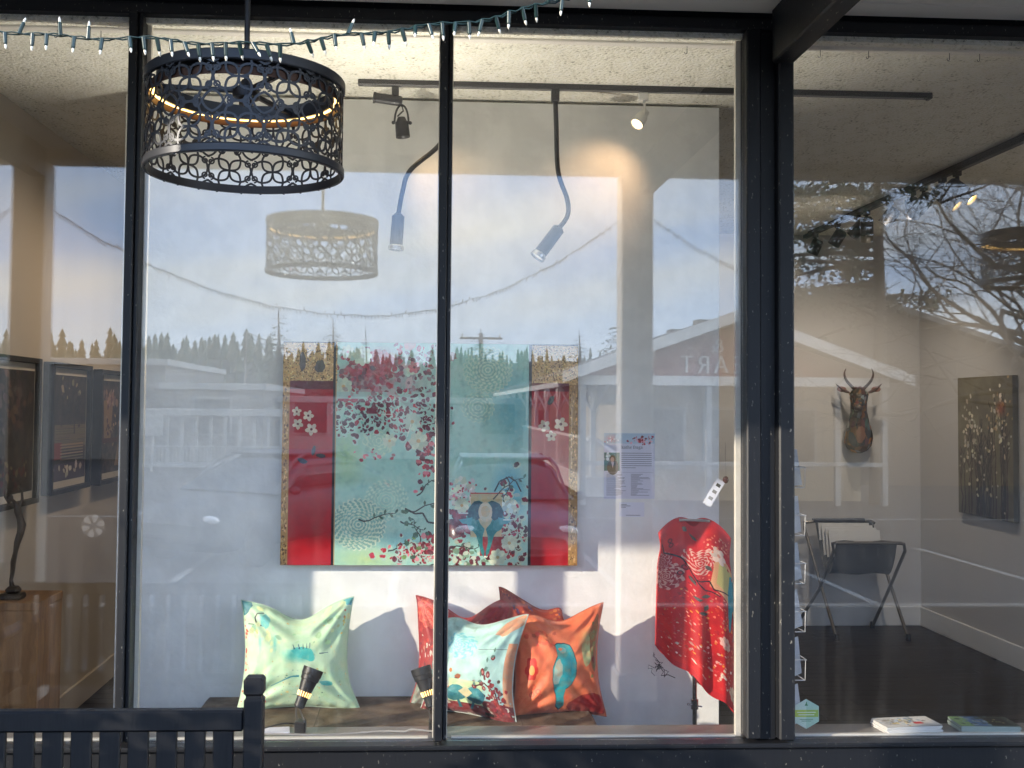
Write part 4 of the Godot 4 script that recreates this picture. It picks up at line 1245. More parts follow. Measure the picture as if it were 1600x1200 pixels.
func dress() -> void:
	var o := thing("dress", "sleeveless red floral tunic with a slanting hem, right of the window", "dress", Vector3(1.155, 0.3, -0.58))
	var m := printed(dress_print(), 0.6)
	m.texture_repeat = true
	m.backlight_enabled = true
	m.backlight = Color(0.35, 0.08, 0.06)
	var rows := 40
	var cols := 96
	var g := []
	for i in rows + 1:
		var t := float(i) / rows
		var row := PackedVector3Array()
		for j in cols:
			var a := TAU * j / cols
			var cx := -cos(a)
			var sz := sin(a)
			var half := 0.158 + 0.012 * t - 0.012 * exp(-pow((t - 0.14) / 0.09, 2.0))
			var dep := lerpf(0.010, 0.075, smoothstep(0.0, 0.18, t)) + 0.02 * t
			var fold := 1.0 + 0.10 * t * sin(a * 9.0 + 0.6 + t * 1.4) + 0.05 * t * sin(a * 17.0)
			var x := cx * half * (1.0 + 0.02 * t * sin(a * 9.0))
			var z := signf(sz) * pow(absf(sz), 0.8) * dep * fold + 0.016 * smoothstep(0.25, 1.0, t) * sin(x * 62.0 + 1.0)
			var top := 0.945 - 0.10 * pow(absf(x) / 0.16, 2.2) - 0.028 * exp(-pow((x + 0.01) / 0.042, 2.0)) * (1.6 if sz > 0 else 0.6)
			if x < 0:
				top += 0.025 * -x / 0.16
			var hem := 0.258 - 0.82 * x * 0.5 - 0.82 * x * 0.5
			hem -= 0.012 * sin(x * 40.0)
			row.append(Vector3(x, lerpf(top, hem, t), z))
		g.append(row)
	var b := MB.new().sheet(g, true, true)
	for i in b.t.size():
		b.t[i].y = 1.0 - b.t[i].y
	part("cloth", b.mesh(m), o)
	part("neck_band", MB.new().tube([Vector3(-0.07, 0.928, 0.012), Vector3(-0.03, 0.93, 0.02), Vector3(0.02, 0.928, 0.02), Vector3(0.06, 0.925, 0.012)], 0.006, 6).mesh(mat(Color(0.45, 0.36, 0.32), 0.8)), o)
	var st := thing("dress_stand", "chrome stand with a clamp carrying the red tunic", "stand", Vector3(1.155, 0, -0.58))
	part("pole", MB.new().tube([Vector3(0, 0.02, 0), Vector3(0, 1.2, 0)], 0.0095, 10).mesh(M.chrome), st)
	part("clamp", MB.new().lathe([Vector2(0.010, 0.43), Vector2(0.016, 0.432), Vector2(0.016, 0.472), Vector2(0.010, 0.474)], 14).tube([Vector3(-0.014, 0.452, 0.006), Vector3(-0.034, 0.456, 0.012)], 0.004, 6).tube([Vector3(0.012, 0.446, 0.006), Vector3(0.030, 0.444, 0.01)], 0.003, 6).mesh(M.chrome), st)
	part("foot", MB.new().lathe([Vector2(0, 0.03), Vector2(0.02, 0.028), Vector2(0.15, 0.012), Vector2(0.15, 0.0)], 28).mesh(M.black_metal), st)
	# squiggle of black wire at the hem
	var w := MB.new()
	var r := RandomNumberGenerator.new()
	r.seed = 4
	for k in 7:
		var q := Vector3(0.995, 0.625, -0.54)
		var p := [q]
		for i in 6:
			q += Vector3(r.randf_range(-0.024, 0.02), r.randf_range(-0.02, 0.017), r.randf_range(-0.008, 0.008))
			p.append(q)
		w.tube(p, 0.0014, 5)
	w.tube([Vector3(0.99, 0.63, -0.54), Vector3(1.01, 0.60, -0.53), Vector3(1.0, 0.585, -0.53), Vector3(1.03, 0.588, -0.53), Vector3(1.06, 0.575, -0.53)], 0.0018, 5)
	tag(part("wire_ornament", w.mesh(M.black), self), "tangle of thin black wire at the tunic's left hem", "ornament")
	var tg := thing("hanging_tag", "white price tag with dark print hanging tilted beside the corner post", "tag", Vector3(1.165, 1.365, -0.32))
	var q2 := Basis(Vector3.BACK, -0.55)
	part("card", MB.new().box(Vector3(), Vector3(0.036, 0.115, 0.0014), 0.0004, q2).mesh(M.paper), tg)
	for k in 3:
		part("print_block", MB.new().box(q2 * Vector3(0, 0.034 - 0.03 * k, 0.0011), Vector3(0.018, 0.013, 0.0005), 0.0, q2).mesh(mat([Color(0.05, 0.05, 0.05), Color(0.25, 0.25, 0.25), Color(0.3, 0.3, 0.3)][k], 0.8)), tg)
	part("cord", MB.new().tube([q2 * Vector3(0, 0.055, 0), Vector3(0.052, 0.07, -0.01), Vector3(0.055, 0.20, -0.03)], 0.0008, 5).mesh(M.grey_cable), tg)
	part("bead", MB.new().ball(Vector3(0.048, 0.052, 0.0), Vector3(0.012, 0.015, 0.012), 10, 7).mesh(mat(Color(0.10, 0.02, 0.02), 0.2)), tg)

func lettering(s: String, h: float, depth: float, m: Material, face := "Droid Sans") -> TextMesh:
	var t := TextMesh.new()
	var f := SystemFont.new()
	f.font_names = PackedStringArray([face])
	t.font = f
	t.text = s
	t.font_size = 64
	t.pixel_size = h / 64.0
	t.depth = depth
	t.curve_step = 2.0
	t.material = m
	return t

# ---------------------------------------------------------------- the rooms behind
func picture_print(sd: int) -> ImageTexture:
	var P := Paint.new(256, 320, Color(0.16, 0.14, 0.13), sd)
	P.wash(Color(0.34, 0.29, 0.24), 0.02, 0.35, 0.9, sd)
	P.wash(Color(0.10, 0.10, 0.13), 0.03, 0.5, 0.9, sd + 1)
	if sd % 3 == 0:
		P.scatter(100, 110, 60, 60, 70, 6, 20, [Color(0.14, 0.13, 0.16), Color(0.24, 0.2, 0.2), Color(0.34, 0.29, 0.27)])
		P.scatter(150, 80, 50, 30, 20, 8, 16, [Color(0.36, 0.27, 0.24), Color(0.28, 0.2, 0.2)])
		P.scatter(130, 270, 70, 20, 30, 5, 12, [Color(0.30, 0.1, 0.1), Color(0.42, 0.36, 0.28)])
	elif sd % 3 == 1:
		P.rect(0, 150, 256, 70, Color(0.46, 0.40, 0.30))
		for i in 40:
			P.stroke([Vector2(0, 150 + i * 2), Vector2(256, 148 + i * 2 + P.rng.randf() * 4)], 1, P.vary(Color(0.30, 0.26, 0.2), 0.3))
		P.stroke([Vector2(170, 180), Vector2(165, 120), Vector2(150, 80)], 9, Color(0.08, 0.07, 0.07), 4)
		P.scatter(150, 100, 46, 26, 160, 3, 9, [Color(0.10, 0.09, 0.09), Color(0.18, 0.16, 0.14)])
		P.scatter(120, 40, 60, 22, 40, 4, 12, [Color(0.52, 0.46, 0.34), Color(0.22, 0.2, 0.18)])
		P.rect(20, 205, 60, 50, Color(0.46, 0.12, 0.09))
		for i in 6:
			P.rect(70, 210 + i * 9, 170, 4, P.vary(Color(0.50, 0.42, 0.32), 0.2))
		P.rect(0, 268, 256, 52, Color(0.26, 0.22, 0.27))
		P.scatter(100, 285, 60, 10, 14, 5, 14, [Color(0.72, 0.68, 0.62)])
	else:
		P.wash(Color(0.46, 0.36, 0.28), 0.03, 0.35, 0.9, sd + 3)
		P.poly(PackedVector2Array([Vector2(40, 70), Vector2(130, 60), Vector2(110, 200), Vector2(50, 220)]), Color(0.55, 0.43, 0.30))
		P.scatter(100, 60, 26, 16, 30, 6, 16, [Color(0.62, 0.50, 0.44), Color(0.5, 0.38, 0.34)])
		P.scatter(110, 170, 40, 40, 40, 4, 12, [Color(0.30, 0.2, 0.17), Color(0.56, 0.45, 0.33)])
		P.rect(30, 200, 150, 16, Color(0.28, 0.13, 0.11))
		P.poly(PackedVector2Array([Vector2(150, 300), Vector2(190, 210), Vector2(215, 300)]), Color(0.50, 0.40, 0.30))
	return P.tex()

func framed(label: String, z0: float, z1: float, y0: float, y1: float, sd: int) -> void:
	var o := thing("framed_picture", label, "picture", Vector3(-1.93, y0, (z0 + z1) / 2), "framed pictures on the left room's wall")
	var w := z0 - z1
	var h := y1 - y0
	var m := MB.new()
	for s in [-1.0, 1.0]:
		m.box(Vector3(0.029, h / 2, s * (w / 2 - 0.013)), Vector3(0.056, h, 0.026), 0.003)
		m.box(Vector3(0.029, h / 2 + s * (h / 2 - 0.013), 0), Vector3(0.055, 0.026, w - 0.052), 0.003)
	part("frame", m.mesh(mat(Color(0.016, 0.015, 0.014), 0.85)), o)
	part("mount", bx(mat(Color(0.55, 0.50, 0.42), 0.8), Vector3(0.016, h / 2, 0), Vector3(0.03, h - 0.05, w - 0.05)), o)
	var q := MB.new()
	var a := w / 2 - 0.034
	q.quad(Vector3(0.032, 0.062, a), Vector3(0.032, 0.062, -a), Vector3(0.032, h - 0.062, -a), Vector3(0.032, h - 0.062, a))
	part("print", q.mesh(printed(picture_print(sd), 0.75)), o)

func track_head(label: String, at: Vector3, aim: Vector3, lit: bool, h_energy := 0.5) -> void:
	var o := thing("ceiling_spotlight", label, "spotlight", at, "spotlights in the right room")
	part("stem", MB.new().tube([Vector3(), Vector3(0, -0.07, 0)], 0.012, 8).box(Vector3(0, 0.0, 0), Vector3(0.03, 0.03, 0.05), 0.003).mesh(M.black), o)
	var up := -(aim - at).normalized()
	var x := up.cross(Vector3(0.05, 0.1, 1)).normalized()
	var q := Basis(x, up, x.cross(up))
	var c := Vector3(0, -0.085, 0)
	part("lamp_can", MB.new().lathe([Vector2(0, 0.06), Vector2(0.030, 0.058), Vector2(0.043, 0.044), Vector2(0.045, -0.062), Vector2(0.040, -0.062), Vector2(0.034, -0.05)], 18, q, c).mesh(M.black), o)
	if lit:
		part("collar", MB.new().lathe([Vector2(0.040, -0.062), Vector2(0.042, -0.11), Vector2(0.036, -0.11), Vector2(0.030, -0.06)], 18, q, c).mesh(M.steel), o)
		part("lamp_glow", MB.new().lathe([Vector2(0, -0.09), Vector2(0.035, -0.09)], 16, q, c).mesh(glowing(Color(1.0, 0.85, 0.5), 3.0)), o)
		spot(at + c + q * Vector3(0, -0.115, 0), aim, Color(1.0, 0.94, 0.86), h_energy, 62, 0.03)
	else:
		part("lens", MB.new().lathe([Vector2(0, -0.05), Vector2(0.035, -0.05)], 16, q, c).mesh(M.steel), o)

func rooms() -> void:
	framed("dark framed picture at the left edge, behind the bronze figure", -0.80, -1.385, 1.215, 1.917, 72)
	framed("framed picture of a dark tree over a red cart", -1.55, -2.172, 1.232, 1.91, 73)
	framed("framed brown picture with a pale head, nearest the mullion", -2.348, -2.95, 1.225, 1.90, 74)
	var pd := thing("pedestal", "square oak pedestal under the bronze figure", "pedestal", Vector3(-1.715, 0, -0.54))
	part("body", bx(M.oak, Vector3(0, 0.44, 0), Vector3(0.398, 0.88, 0.272), 0.002), pd)
	part("top", bx(M.oak, Vector3(0, 0.896, 0), Vector3(0.402, 0.032, 0.276), 0.002), pd)
	# bronze dancer
	var br := mat(Color(0.05, 0.035, 0.025), 0.38, 0.7)
	var fg := thing("bronze_figure", "slender dark bronze dancer with raised arms on the oak pedestal", "statue", Vector3(-1.648, 0.912, -0.48))
	part("base", MB.new().box(Vector3(0, 0.012, 0), Vector3(0.088, 0.024, 0.07), 0.006).box(Vector3(0.004, 0.036, 0), Vector3(0.056, 0.032, 0.046), 0.012).mesh(br), fg)
	part("body", MB.new().tube([Vector3(0, 0.04, 0), Vector3(-0.006, 0.075, 0), Vector3(0.0, 0.11, 0.002), Vector3(0.003, 0.15, 0.006), Vector3(0.012, 0.19, 0.008), Vector3(0.016, 0.225, 0.004), Vector3(0.026, 0.265, -0.002), Vector3(0.029, 0.295, -0.006), Vector3(0.022, 0.325, -0.002), Vector3(0.016, 0.35, 0.004), Vector3(0.014, 0.372, 0.006), Vector3(0.004, 0.388, 0.008)], [0.014, 0.009, 0.011, 0.0135, 0.011, 0.0155, 0.018, 0.021, 0.016, 0.018, 0.017, 0.007], 14, true, 0.8).tube([Vector3(0.006, 0.386, 0.006), Vector3(-0.006, 0.398, 0.01)], [0.006, 0.006], 8).ball(Vector3(-0.015, 0.405, 0.012), Vector3(0.014, 0.017, 0.015), 12, 8).tube([Vector3(0.022, 0.372, 0.004), Vector3(0.03, 0.40, 0.0), Vector3(0.028, 0.43, 0.0), Vector3(0.014, 0.452, 0.004)], [0.007, 0.006, 0.005, 0.003], 8).tube([Vector3(0.0, 0.372, 0.006), Vector3(-0.012, 0.38, 0.016), Vector3(-0.03, 0.41, 0.02), Vector3(-0.026, 0.44, 0.016)], [0.007, 0.006, 0.005, 0.003], 8).mesh(br), fg)
	# stickers on the inside of the glass
	var film := mat(Color(0.5, 0.46, 0.42), 0.6)
	film.transparency = BaseMaterial3D.TRANSPARENCY_ALPHA
	film.albedo_color.a = 0.11
	var film2 := film.duplicate()
	film2.albedo_color.a = 0.05
	var rs := thing("round_sticker", "round translucent sticker with a six petal wheel on the left pane", "sticker", Vector3(-1.195, 1.257, -0.0270))
	var ring := PackedVector2Array()
	for i in 32:
		ring.append(Vector2.from_angle(TAU * i / 32) * 0.0425)
	part("disc", MB.new().prism(ring, -0.0008, -0.0004).mesh(film2), rs)
	for k in 6:
		var w := PackedVector2Array()
		for i in 12:
			var a := TAU * i / 12
			w.append(Vector2(0.026 + 0.0145 * cos(a), 0.0085 * sin(a) * (1.1 + 0.7 * cos(a))).rotated(TAU * k / 6 + 0.3))
		part("petal", MB.new().prism(w, -0.0002, 0.0002).mesh(film), rs)
	var hs := thing("hexagon_sticker", "white and green hexagon sticker at the foot of the right pane", "sticker", Vector3(1.432, 0.569, -0.0272))
	for s in 2:
		var hx := PackedVector2Array()
		for q in ([[0, 0.055], [0, -0.055], [-0.048, -0.028], [-0.048, 0.028]] if s == 0 else [[0, 0.055], [0, -0.055], [0.048, -0.028], [0.048, 0.028]]):
			hx.append(Vector2(q[0], q[1]))
		part("half", MB.new().prism(hx, -0.0008, -0.0002).mesh(mat([Color(0.62, 0.72, 0.62), Color(0.45, 0.62, 0.50)][s], 0.5)), hs)
		part("band", bx(mat([Color(0.50, 0.58, 0.10), Color(0.36, 0.48, 0.10)][s], 0.5), Vector3(-0.023 + 0.046 * s, 0.002, 0.0), Vector3(0.0455, 0.026, 0.0006)), hs)
	part("emblem", MB.new().prism(PackedVector2Array([Vector2(-0.006, 0.030), Vector2(0.006, 0.030), Vector2(0.001, 0.046)]), 0.0, 0.0005).mesh(mat(Color(0.10, 0.25, 0.12), 0.5)), hs)
	for q in [[0.006, 0.07], [-0.003, 0.06], [-0.020, 0.05], [-0.026, 0.036]]:
		part("text_line", bx(mat(Color(0.75, 0.78, 0.65) if q[0] > -0.01 else Color(0.25, 0.38, 0.25), 0.6), Vector3(0, q[0], 0.0006), Vector3(q[1], 0.003, 0.0004)), hs)
	postcards()
	magazines()
	print_rack()
	deer()
	# botanical canvas on the right wall
	var bp := thing("botanical_painting", "tall olive canvas of pale blossoms on dark stems, right wall", "painting", Vector3(3.96, 0.962, -3.322))
	part("stretcher", bx(mat(Color(0.14, 0.13, 0.10), 0.7), Vector3(-0.021, 0.492, 0), Vector3(0.04, 0.984, 0.72), 0.003), bp)
	var P := Paint.new(256, 352, Color(0.42, 0.39, 0.30), 81)
	P.wash(Color(0.52, 0.50, 0.40), 0.012, 0.4, 0.8, 4)
	P.wash(Color(0.28, 0.26, 0.20), 0.012, 0.5, 0.8, 5)
	P.glow(128, 330, 140, 70, Color(0.24, 0.22, 0.22), 0.7)
	for i in 34:
		var x := 14 + P.rng.randf() * 228
		var top := 90 + P.rng.randf() * 120 - (50 if absf(x - 190) < 30 or absf(x - 60) < 30 else 0)
		var pts := [Vector2(x, 352)]
		for k in 8:
			pts.append(Vector2(x + P.rng.randf_range(-7, 7), lerpf(352, top, (k + 1) / 8.0)))
		P.stroke(pts, 4.5, P.vary(Color(0.14, 0.11, 0.10), 0.3), 1.4)
		for k in 5:
			var y := top + P.rng.randf() * 80
			P.stroke([Vector2(x, y + 14), Vector2(x + P.rng.randf_range(-22, 22), y - 8)], 1.6, Color(0.17, 0.13, 0.11))
	P.scatter(190, 110, 26, 40, 60, 3, 7, [Color(0.70, 0.64, 0.52), Color(0.62, 0.52, 0.36), Color(0.8, 0.76, 0.66)])
	P.scatter(60, 140, 30, 40, 50, 3, 7, [Color(0.66, 0.62, 0.54), Color(0.74, 0.70, 0.62)])
	P.scatter(130, 220, 70, 40, 26, 3, 6, [Color(0.74, 0.70, 0.6)])
	P.glow(205, 80, 30, 26, Color(0.6, 0.25, 0.12), 0.8)
	var bq := MB.new()
	bq.quad(Vector3(-0.0415, 0.001, -0.359), Vector3(-0.0415, 0.001, 0.359), Vector3(-0.0415, 0.983, 0.359), Vector3(-0.0415, 0.983, -0.359))
	part("painted_face", bq.mesh(printed(P.tex(), 0.6)), bp)
	# right room track and heads
	var rt := thing("ceiling_track", "black lighting track with nine spotlights in the right room", "track", Vector3(3.0, 3.06, -2.6))
	part("rail", bx(M.black, Vector3(0, 0.012, 0), Vector3(0.036, 0.03, 3.36), 0.003), rt)
	part("hanger", bx(M.black, Vector3(0, 0.03, 0), Vector3(0.02, 0.02, 3.2)), rt)
	var heads := [[-1.90, Vector3(3.7, 2.1, -1.2), 0.12], [-2.07, Vector3(3.75, 2.1, -1.45), 0.12], [-2.30, Vector3(2.3, 1.5, -4.3), 0.32], [-2.45, Vector3(3.3, 2.3, -3.0), 0.0], [-2.76, Vector3(2.3, 1.9, -3.3), 0.0], [-3.12, Vector3(3.25, 1.6, -3.7), 0.2], [-3.27, Vector3(2.4, 2.3, -3.8), 0.0], [-3.62, Vector3(2.6, 2.2, -4.1), 0.0], [-4.06, Vector3(2.7, 2.3, -4.3), 0.0]]
	var order := ["nearest", "second", "third", "fourth", "fifth", "sixth", "seventh", "eighth", "last"]
	for i in heads.size():
		var h: Array = heads[i]
		track_head("%s black ceiling spotlight, %s from the window in the right room" % ["lit" if h[2] > 0.0 else "unlit", order[i]], Vector3(3.0, 3.045, h[0]), h[1], h[2] > 0.0, h[2])
	# lamps behind the display wall that light the left room's pictures
	var lt := thing("ceiling_track", "short lighting track behind the display wall, over the framed pictures", "track", Vector3(-0.95, 3.06, -2.0))
	part("rail", bx(M.black, Vector3(0, 0.012, 0), Vector3(0.036, 0.03, 1.7), 0.003), lt)
	for z in [-1.35, -2.1, -2.8]:
		var o := thing("ceiling_spotlight", {-1.35: "picture light nearest the window behind the display wall", -2.1: "middle picture light behind the display wall", -2.8: "rearmost picture light behind the display wall"}[z], "spotlight", Vector3(-0.95, 3.045, z), "picture lights behind the display wall")
		var aim := Vector3(-1.93, 1.35, z + 0.12)
		var up := (Vector3(-0.95, 3.0, z) - aim).normalized()
		var x := up.cross(Vector3(0, 0.1, 1)).normalized()
		var q := Basis(x, up, x.cross(up))
		part("lamp_can", MB.new().lathe([Vector2(0, 0.06), Vector2(0.04, 0.05), Vector2(0.045, -0.06), Vector2(0.038, -0.06)], 16, q, Vector3(0, -0.08, 0)).tube([Vector3(), Vector3(0, -0.05, 0)], 0.01, 8).mesh(M.black), o)
		part("lamp_glow", MB.new().lathe([Vector2(0, -0.055), Vector2(0.038, -0.055)], 16, q, Vector3(0, -0.08, 0)).mesh(glowing(Color(1, 0.85, 0.6), 3.0)), o)
		spot(Vector3(-0.95, 2.965, z) + q * Vector3(0, -0.065, 0), aim, Color(1.0, 0.89, 0.76), 0.10, 56, 0.03)

func postcards() -> void:
	var o := thing("postcard_rack", "white wire postcard rack beside the corner post", "rack", Vector3(1.47, 0, -0.52))
	var wire := mat(Color(0.7, 0.7, 0.7), 0.4)
	part("pole", MB.new().tube([Vector3(0.055, 0.02, 0), Vector3(0.055, 1.62, 0)], 0.004, 8).mesh(wire), o)
	part("foot", MB.new().lathe([Vector2(0, 0.02), Vector2(0.16, 0.012), Vector2(0.16, 0.0)], 24).mesh(wire), o)
	var names := ["top", "second", "third", "fourth", "fifth", "lowest"]
	var tints := [Color(0.62, 0.66, 0.72), Color(0.70, 0.70, 0.74), Color(0.50, 0.55, 0.62), Color(0.74, 0.73, 0.76)]
	for k in 6:
		var y := 1.375 - k * 0.198
		var m := MB.new()
		for yy in [y + 0.002, y + 0.085]:
			var w := 0.118 if yy > y + 0.05 else 0.11
			m.tube([Vector3(-0.03, yy, 0.075), Vector3(w, yy, 0.075), Vector3(w, yy, -0.06), Vector3(-0.03, yy, -0.06)], 0.0022, 5)
		for xx in [0.0, 0.055, 0.114]:
			m.tube([Vector3(xx, y + 0.085, 0.075), Vector3(xx - 0.002, y + 0.002, 0.075), Vector3(xx - 0.004, y, -0.05)], 0.0018, 5)
		part("wire_pocket", m.mesh(wire), o)
		for c in 3:
			var tilt := 0.10 + 0.03 * ((k + c) % 3)
			var cd := tag(part("postcard", MB.new().box(Vector3(0, 0.078, 0), Vector3(0.0035 + 0.004 * (c % 2), 0.152, 0.108), 0.0, Basis(Vector3.UP, -0.75) * Basis(Vector3.BACK, tilt)).mesh(mat(tints[(k * 2 + c) % 4], 0.4)), self, Vector3(1.47 + 0.030 + c * 0.030, y + 0.004, -0.512)), "%s pale card in the %s pocket of the wire rack" % [["left", "middle", "right"][c], names[k]], "postcard", "cards in the wire rack")

func magazines() -> void:
	for k in 2:
		var o := thing("magazine_stack", ["stack of white news magazines with a red block on the cover, on the right sill", "stack of green and blue brochures on the right sill"][k], "magazine", Vector3(1.85 + 0.30 * k, 0.487, -0.105))
		var q := Basis(Vector3.UP, 0.10 - 0.14 * k)
		for i in 5:
			part("magazine", MB.new().box(Vector3(rng.randf_range(-0.004, 0.004), 0.003 + i * 0.0052, rng.randf_range(-0.003, 0.003)), Vector3(0.225, 0.0046, 0.118), 0.0012, q * Basis(Vector3.UP, rng.randf_range(-0.03, 0.03))).mesh(mat(Color(0.7, 0.69, 0.66) if k == 0 else Color(0.35, 0.42, 0.38), 0.5)), o)
		var P := Paint.new(256, 128, Color(0.88, 0.87, 0.84) if k == 0 else Color(0.30, 0.34, 0.30), 90 + k)
		if k == 0:
			P.scatter(110, 60, 50, 22, 60, 4, 12, [Color(0.7, 0.75, 0.8), Color(0.6, 0.55, 0.45), Color(0.9, 0.8, 0.5), Color(0.4, 0.5, 0.6)])
			P.rect(150, 70, 40, 26, Color(0.80, 0.12, 0.12))
			for i in 5:
				P.rect(16, 20 + i * 18, 60, 5, Color(0.55, 0.55, 0.55))
		else:
			P.rect(0, 0, 60, 128, Color(0.55, 0.70, 0.45))
			P.rect(60, 0, 70, 128, Color(0.36, 0.50, 0.66))
			P.scatter(100, 64, 60, 30, 50, 4, 14, [Color(0.3, 0.45, 0.62), Color(0.6, 0.68, 0.7), Color(0.2, 0.3, 0.25)])
			P.rect(140, 10, 90, 108, Color(0.14, 0.15, 0.14))
			P.scatter(180, 60, 26, 20, 12, 3, 8, [Color(0.4, 0.55, 0.3), Color(0.75, 0.7, 0.5)])
		var b := MB.new()
		var c := []
		for e in [[-0.112, 0.059], [0.112, 0.059], [0.112, -0.059], [-0.112, -0.059]]:
			c.append(q * Vector3(e[0], 0.0285, e[1]))
		b.quad(c[0], c[1], c[2], c[3])
		part("cover", b.mesh(printed(P.tex(), 0.3)), o)

func print_rack() -> void:
	var o := thing("print_rack", "folding tube rack with a black canvas sling by the back wall", "rack", Vector3(3.28, 0, -4.02))
	for s in [-1.0, 1.0]:
		var x: float = 0.27 * s
		part("leg", MB.new().tube([Vector3(x - 0.10 * (0.3 if s > 0 else 1.0), 0.015, -0.24), Vector3(x, 0.34, -0.01), Vector3(x + 0.03, 0.66, 0.20), Vector3(x + 0.01, 0.715, 0.225), Vector3(x - 0.05 * s, 0.722, 0.23)], 0.0125, 10).mesh(M.steel), o)
		part("leg", MB.new().tube([Vector3(x + 0.05, 0.015, 0.20), Vector3(x + 0.012, 0.34, 0.02), Vector3(x - 0.05, 0.78, -0.18), Vector3(x - 0.05, 0.825, -0.19), Vector3(x - 0.08 * s, 0.84, -0.195)], 0.0125, 10).mesh(M.steel), o)
		for q in [Vector3(x - 0.10 * (0.3 if s > 0 else 1.0), 0.018, -0.24), Vector3(x + 0.05, 0.018, 0.20)]:
			part("rubber_foot", MB.new().lathe([Vector2(0, 0.03), Vector2(0.017, 0.03), Vector2(0.02, -0.018), Vector2(0, -0.018)], 10, Basis(), q).mesh(M.black), o)
	part("front_bar", MB.new().tube([Vector3(-0.24, 0.722, 0.23), Vector3(0.26, 0.722, 0.23)], 0.0125, 10).mesh(M.steel), o)
	part("back_bar", MB.new().tube([Vector3(-0.25, 0.84, -0.195), Vector3(0.16, 0.842, -0.195)], 0.018, 10).mesh(M.black), o)
	part("bar_end", MB.new().tube([Vector3(0.16, 0.842, -0.195), Vector3(0.21, 0.84, -0.195), Vector3(0.24, 0.82, -0.195)], 0.0135, 10).mesh(M.chrome), o)
	var g := []
	for i in 13:
		var t := i / 12.0
		var row := PackedVector3Array()
		for j in 9:
			var z := lerpf(0.232, -0.19, t)
			var y := lerpf(0.735, 0.845, t) - 0.31 * sin(PI * pow(t, 0.8)) 
			row.append(Vector3(lerpf(-0.235, 0.225, j / 8.0), y + 0.006 * sin(j * 1.3), z))
		g.append(row)
	part("canvas_sling", MB.new().sheet(g).mesh(relief(tri_tex(mat(Color(0.05, 0.052, 0.05), 0.9), Vector3.ONE * 6.0), M.popcorn.heightmap_texture, 0.1)), o)
	for k in 4:
		var b := thing("matted_print", ["white mounted print at the back of the folding rack", "white mounted print behind the brown one in the rack", "brown figure print in the folding rack", "white mounted print at the front of the rack"][k], "print", Vector3(3.255 + 0.012 * k, 0.55, -4.14 + 0.035 * k), "prints in the folding rack")
		var q := Basis(Vector3.RIGHT, -0.22)
		part("mount", MB.new().box(Vector3(0, 0.14, 0), Vector3(0.40, 0.28 - 0.028 * k, 0.006), 0.001, q).mesh(mat(Color(0.62, 0.61, 0.58), 0.8)), b)
		if k == 2:
			part("print", MB.new().box(Vector3(0.0, 0.15, 0.0045) , Vector3(0.26, 0.16, 0.002), 0.0, q).mesh(mat(Color(0.42, 0.30, 0.15), 0.7)), b)
			for s in [-1.0, 1.0]:
				part("figure", MB.new().ball(q * Vector3(0.07 * s, 0.20, 0.0) + Vector3(0, 0, 0.004), Vector3(0.035, 0.02, 0.002), 8, 5).mesh(mat(Color(0.08, 0.06, 0.05), 0.8)), b)

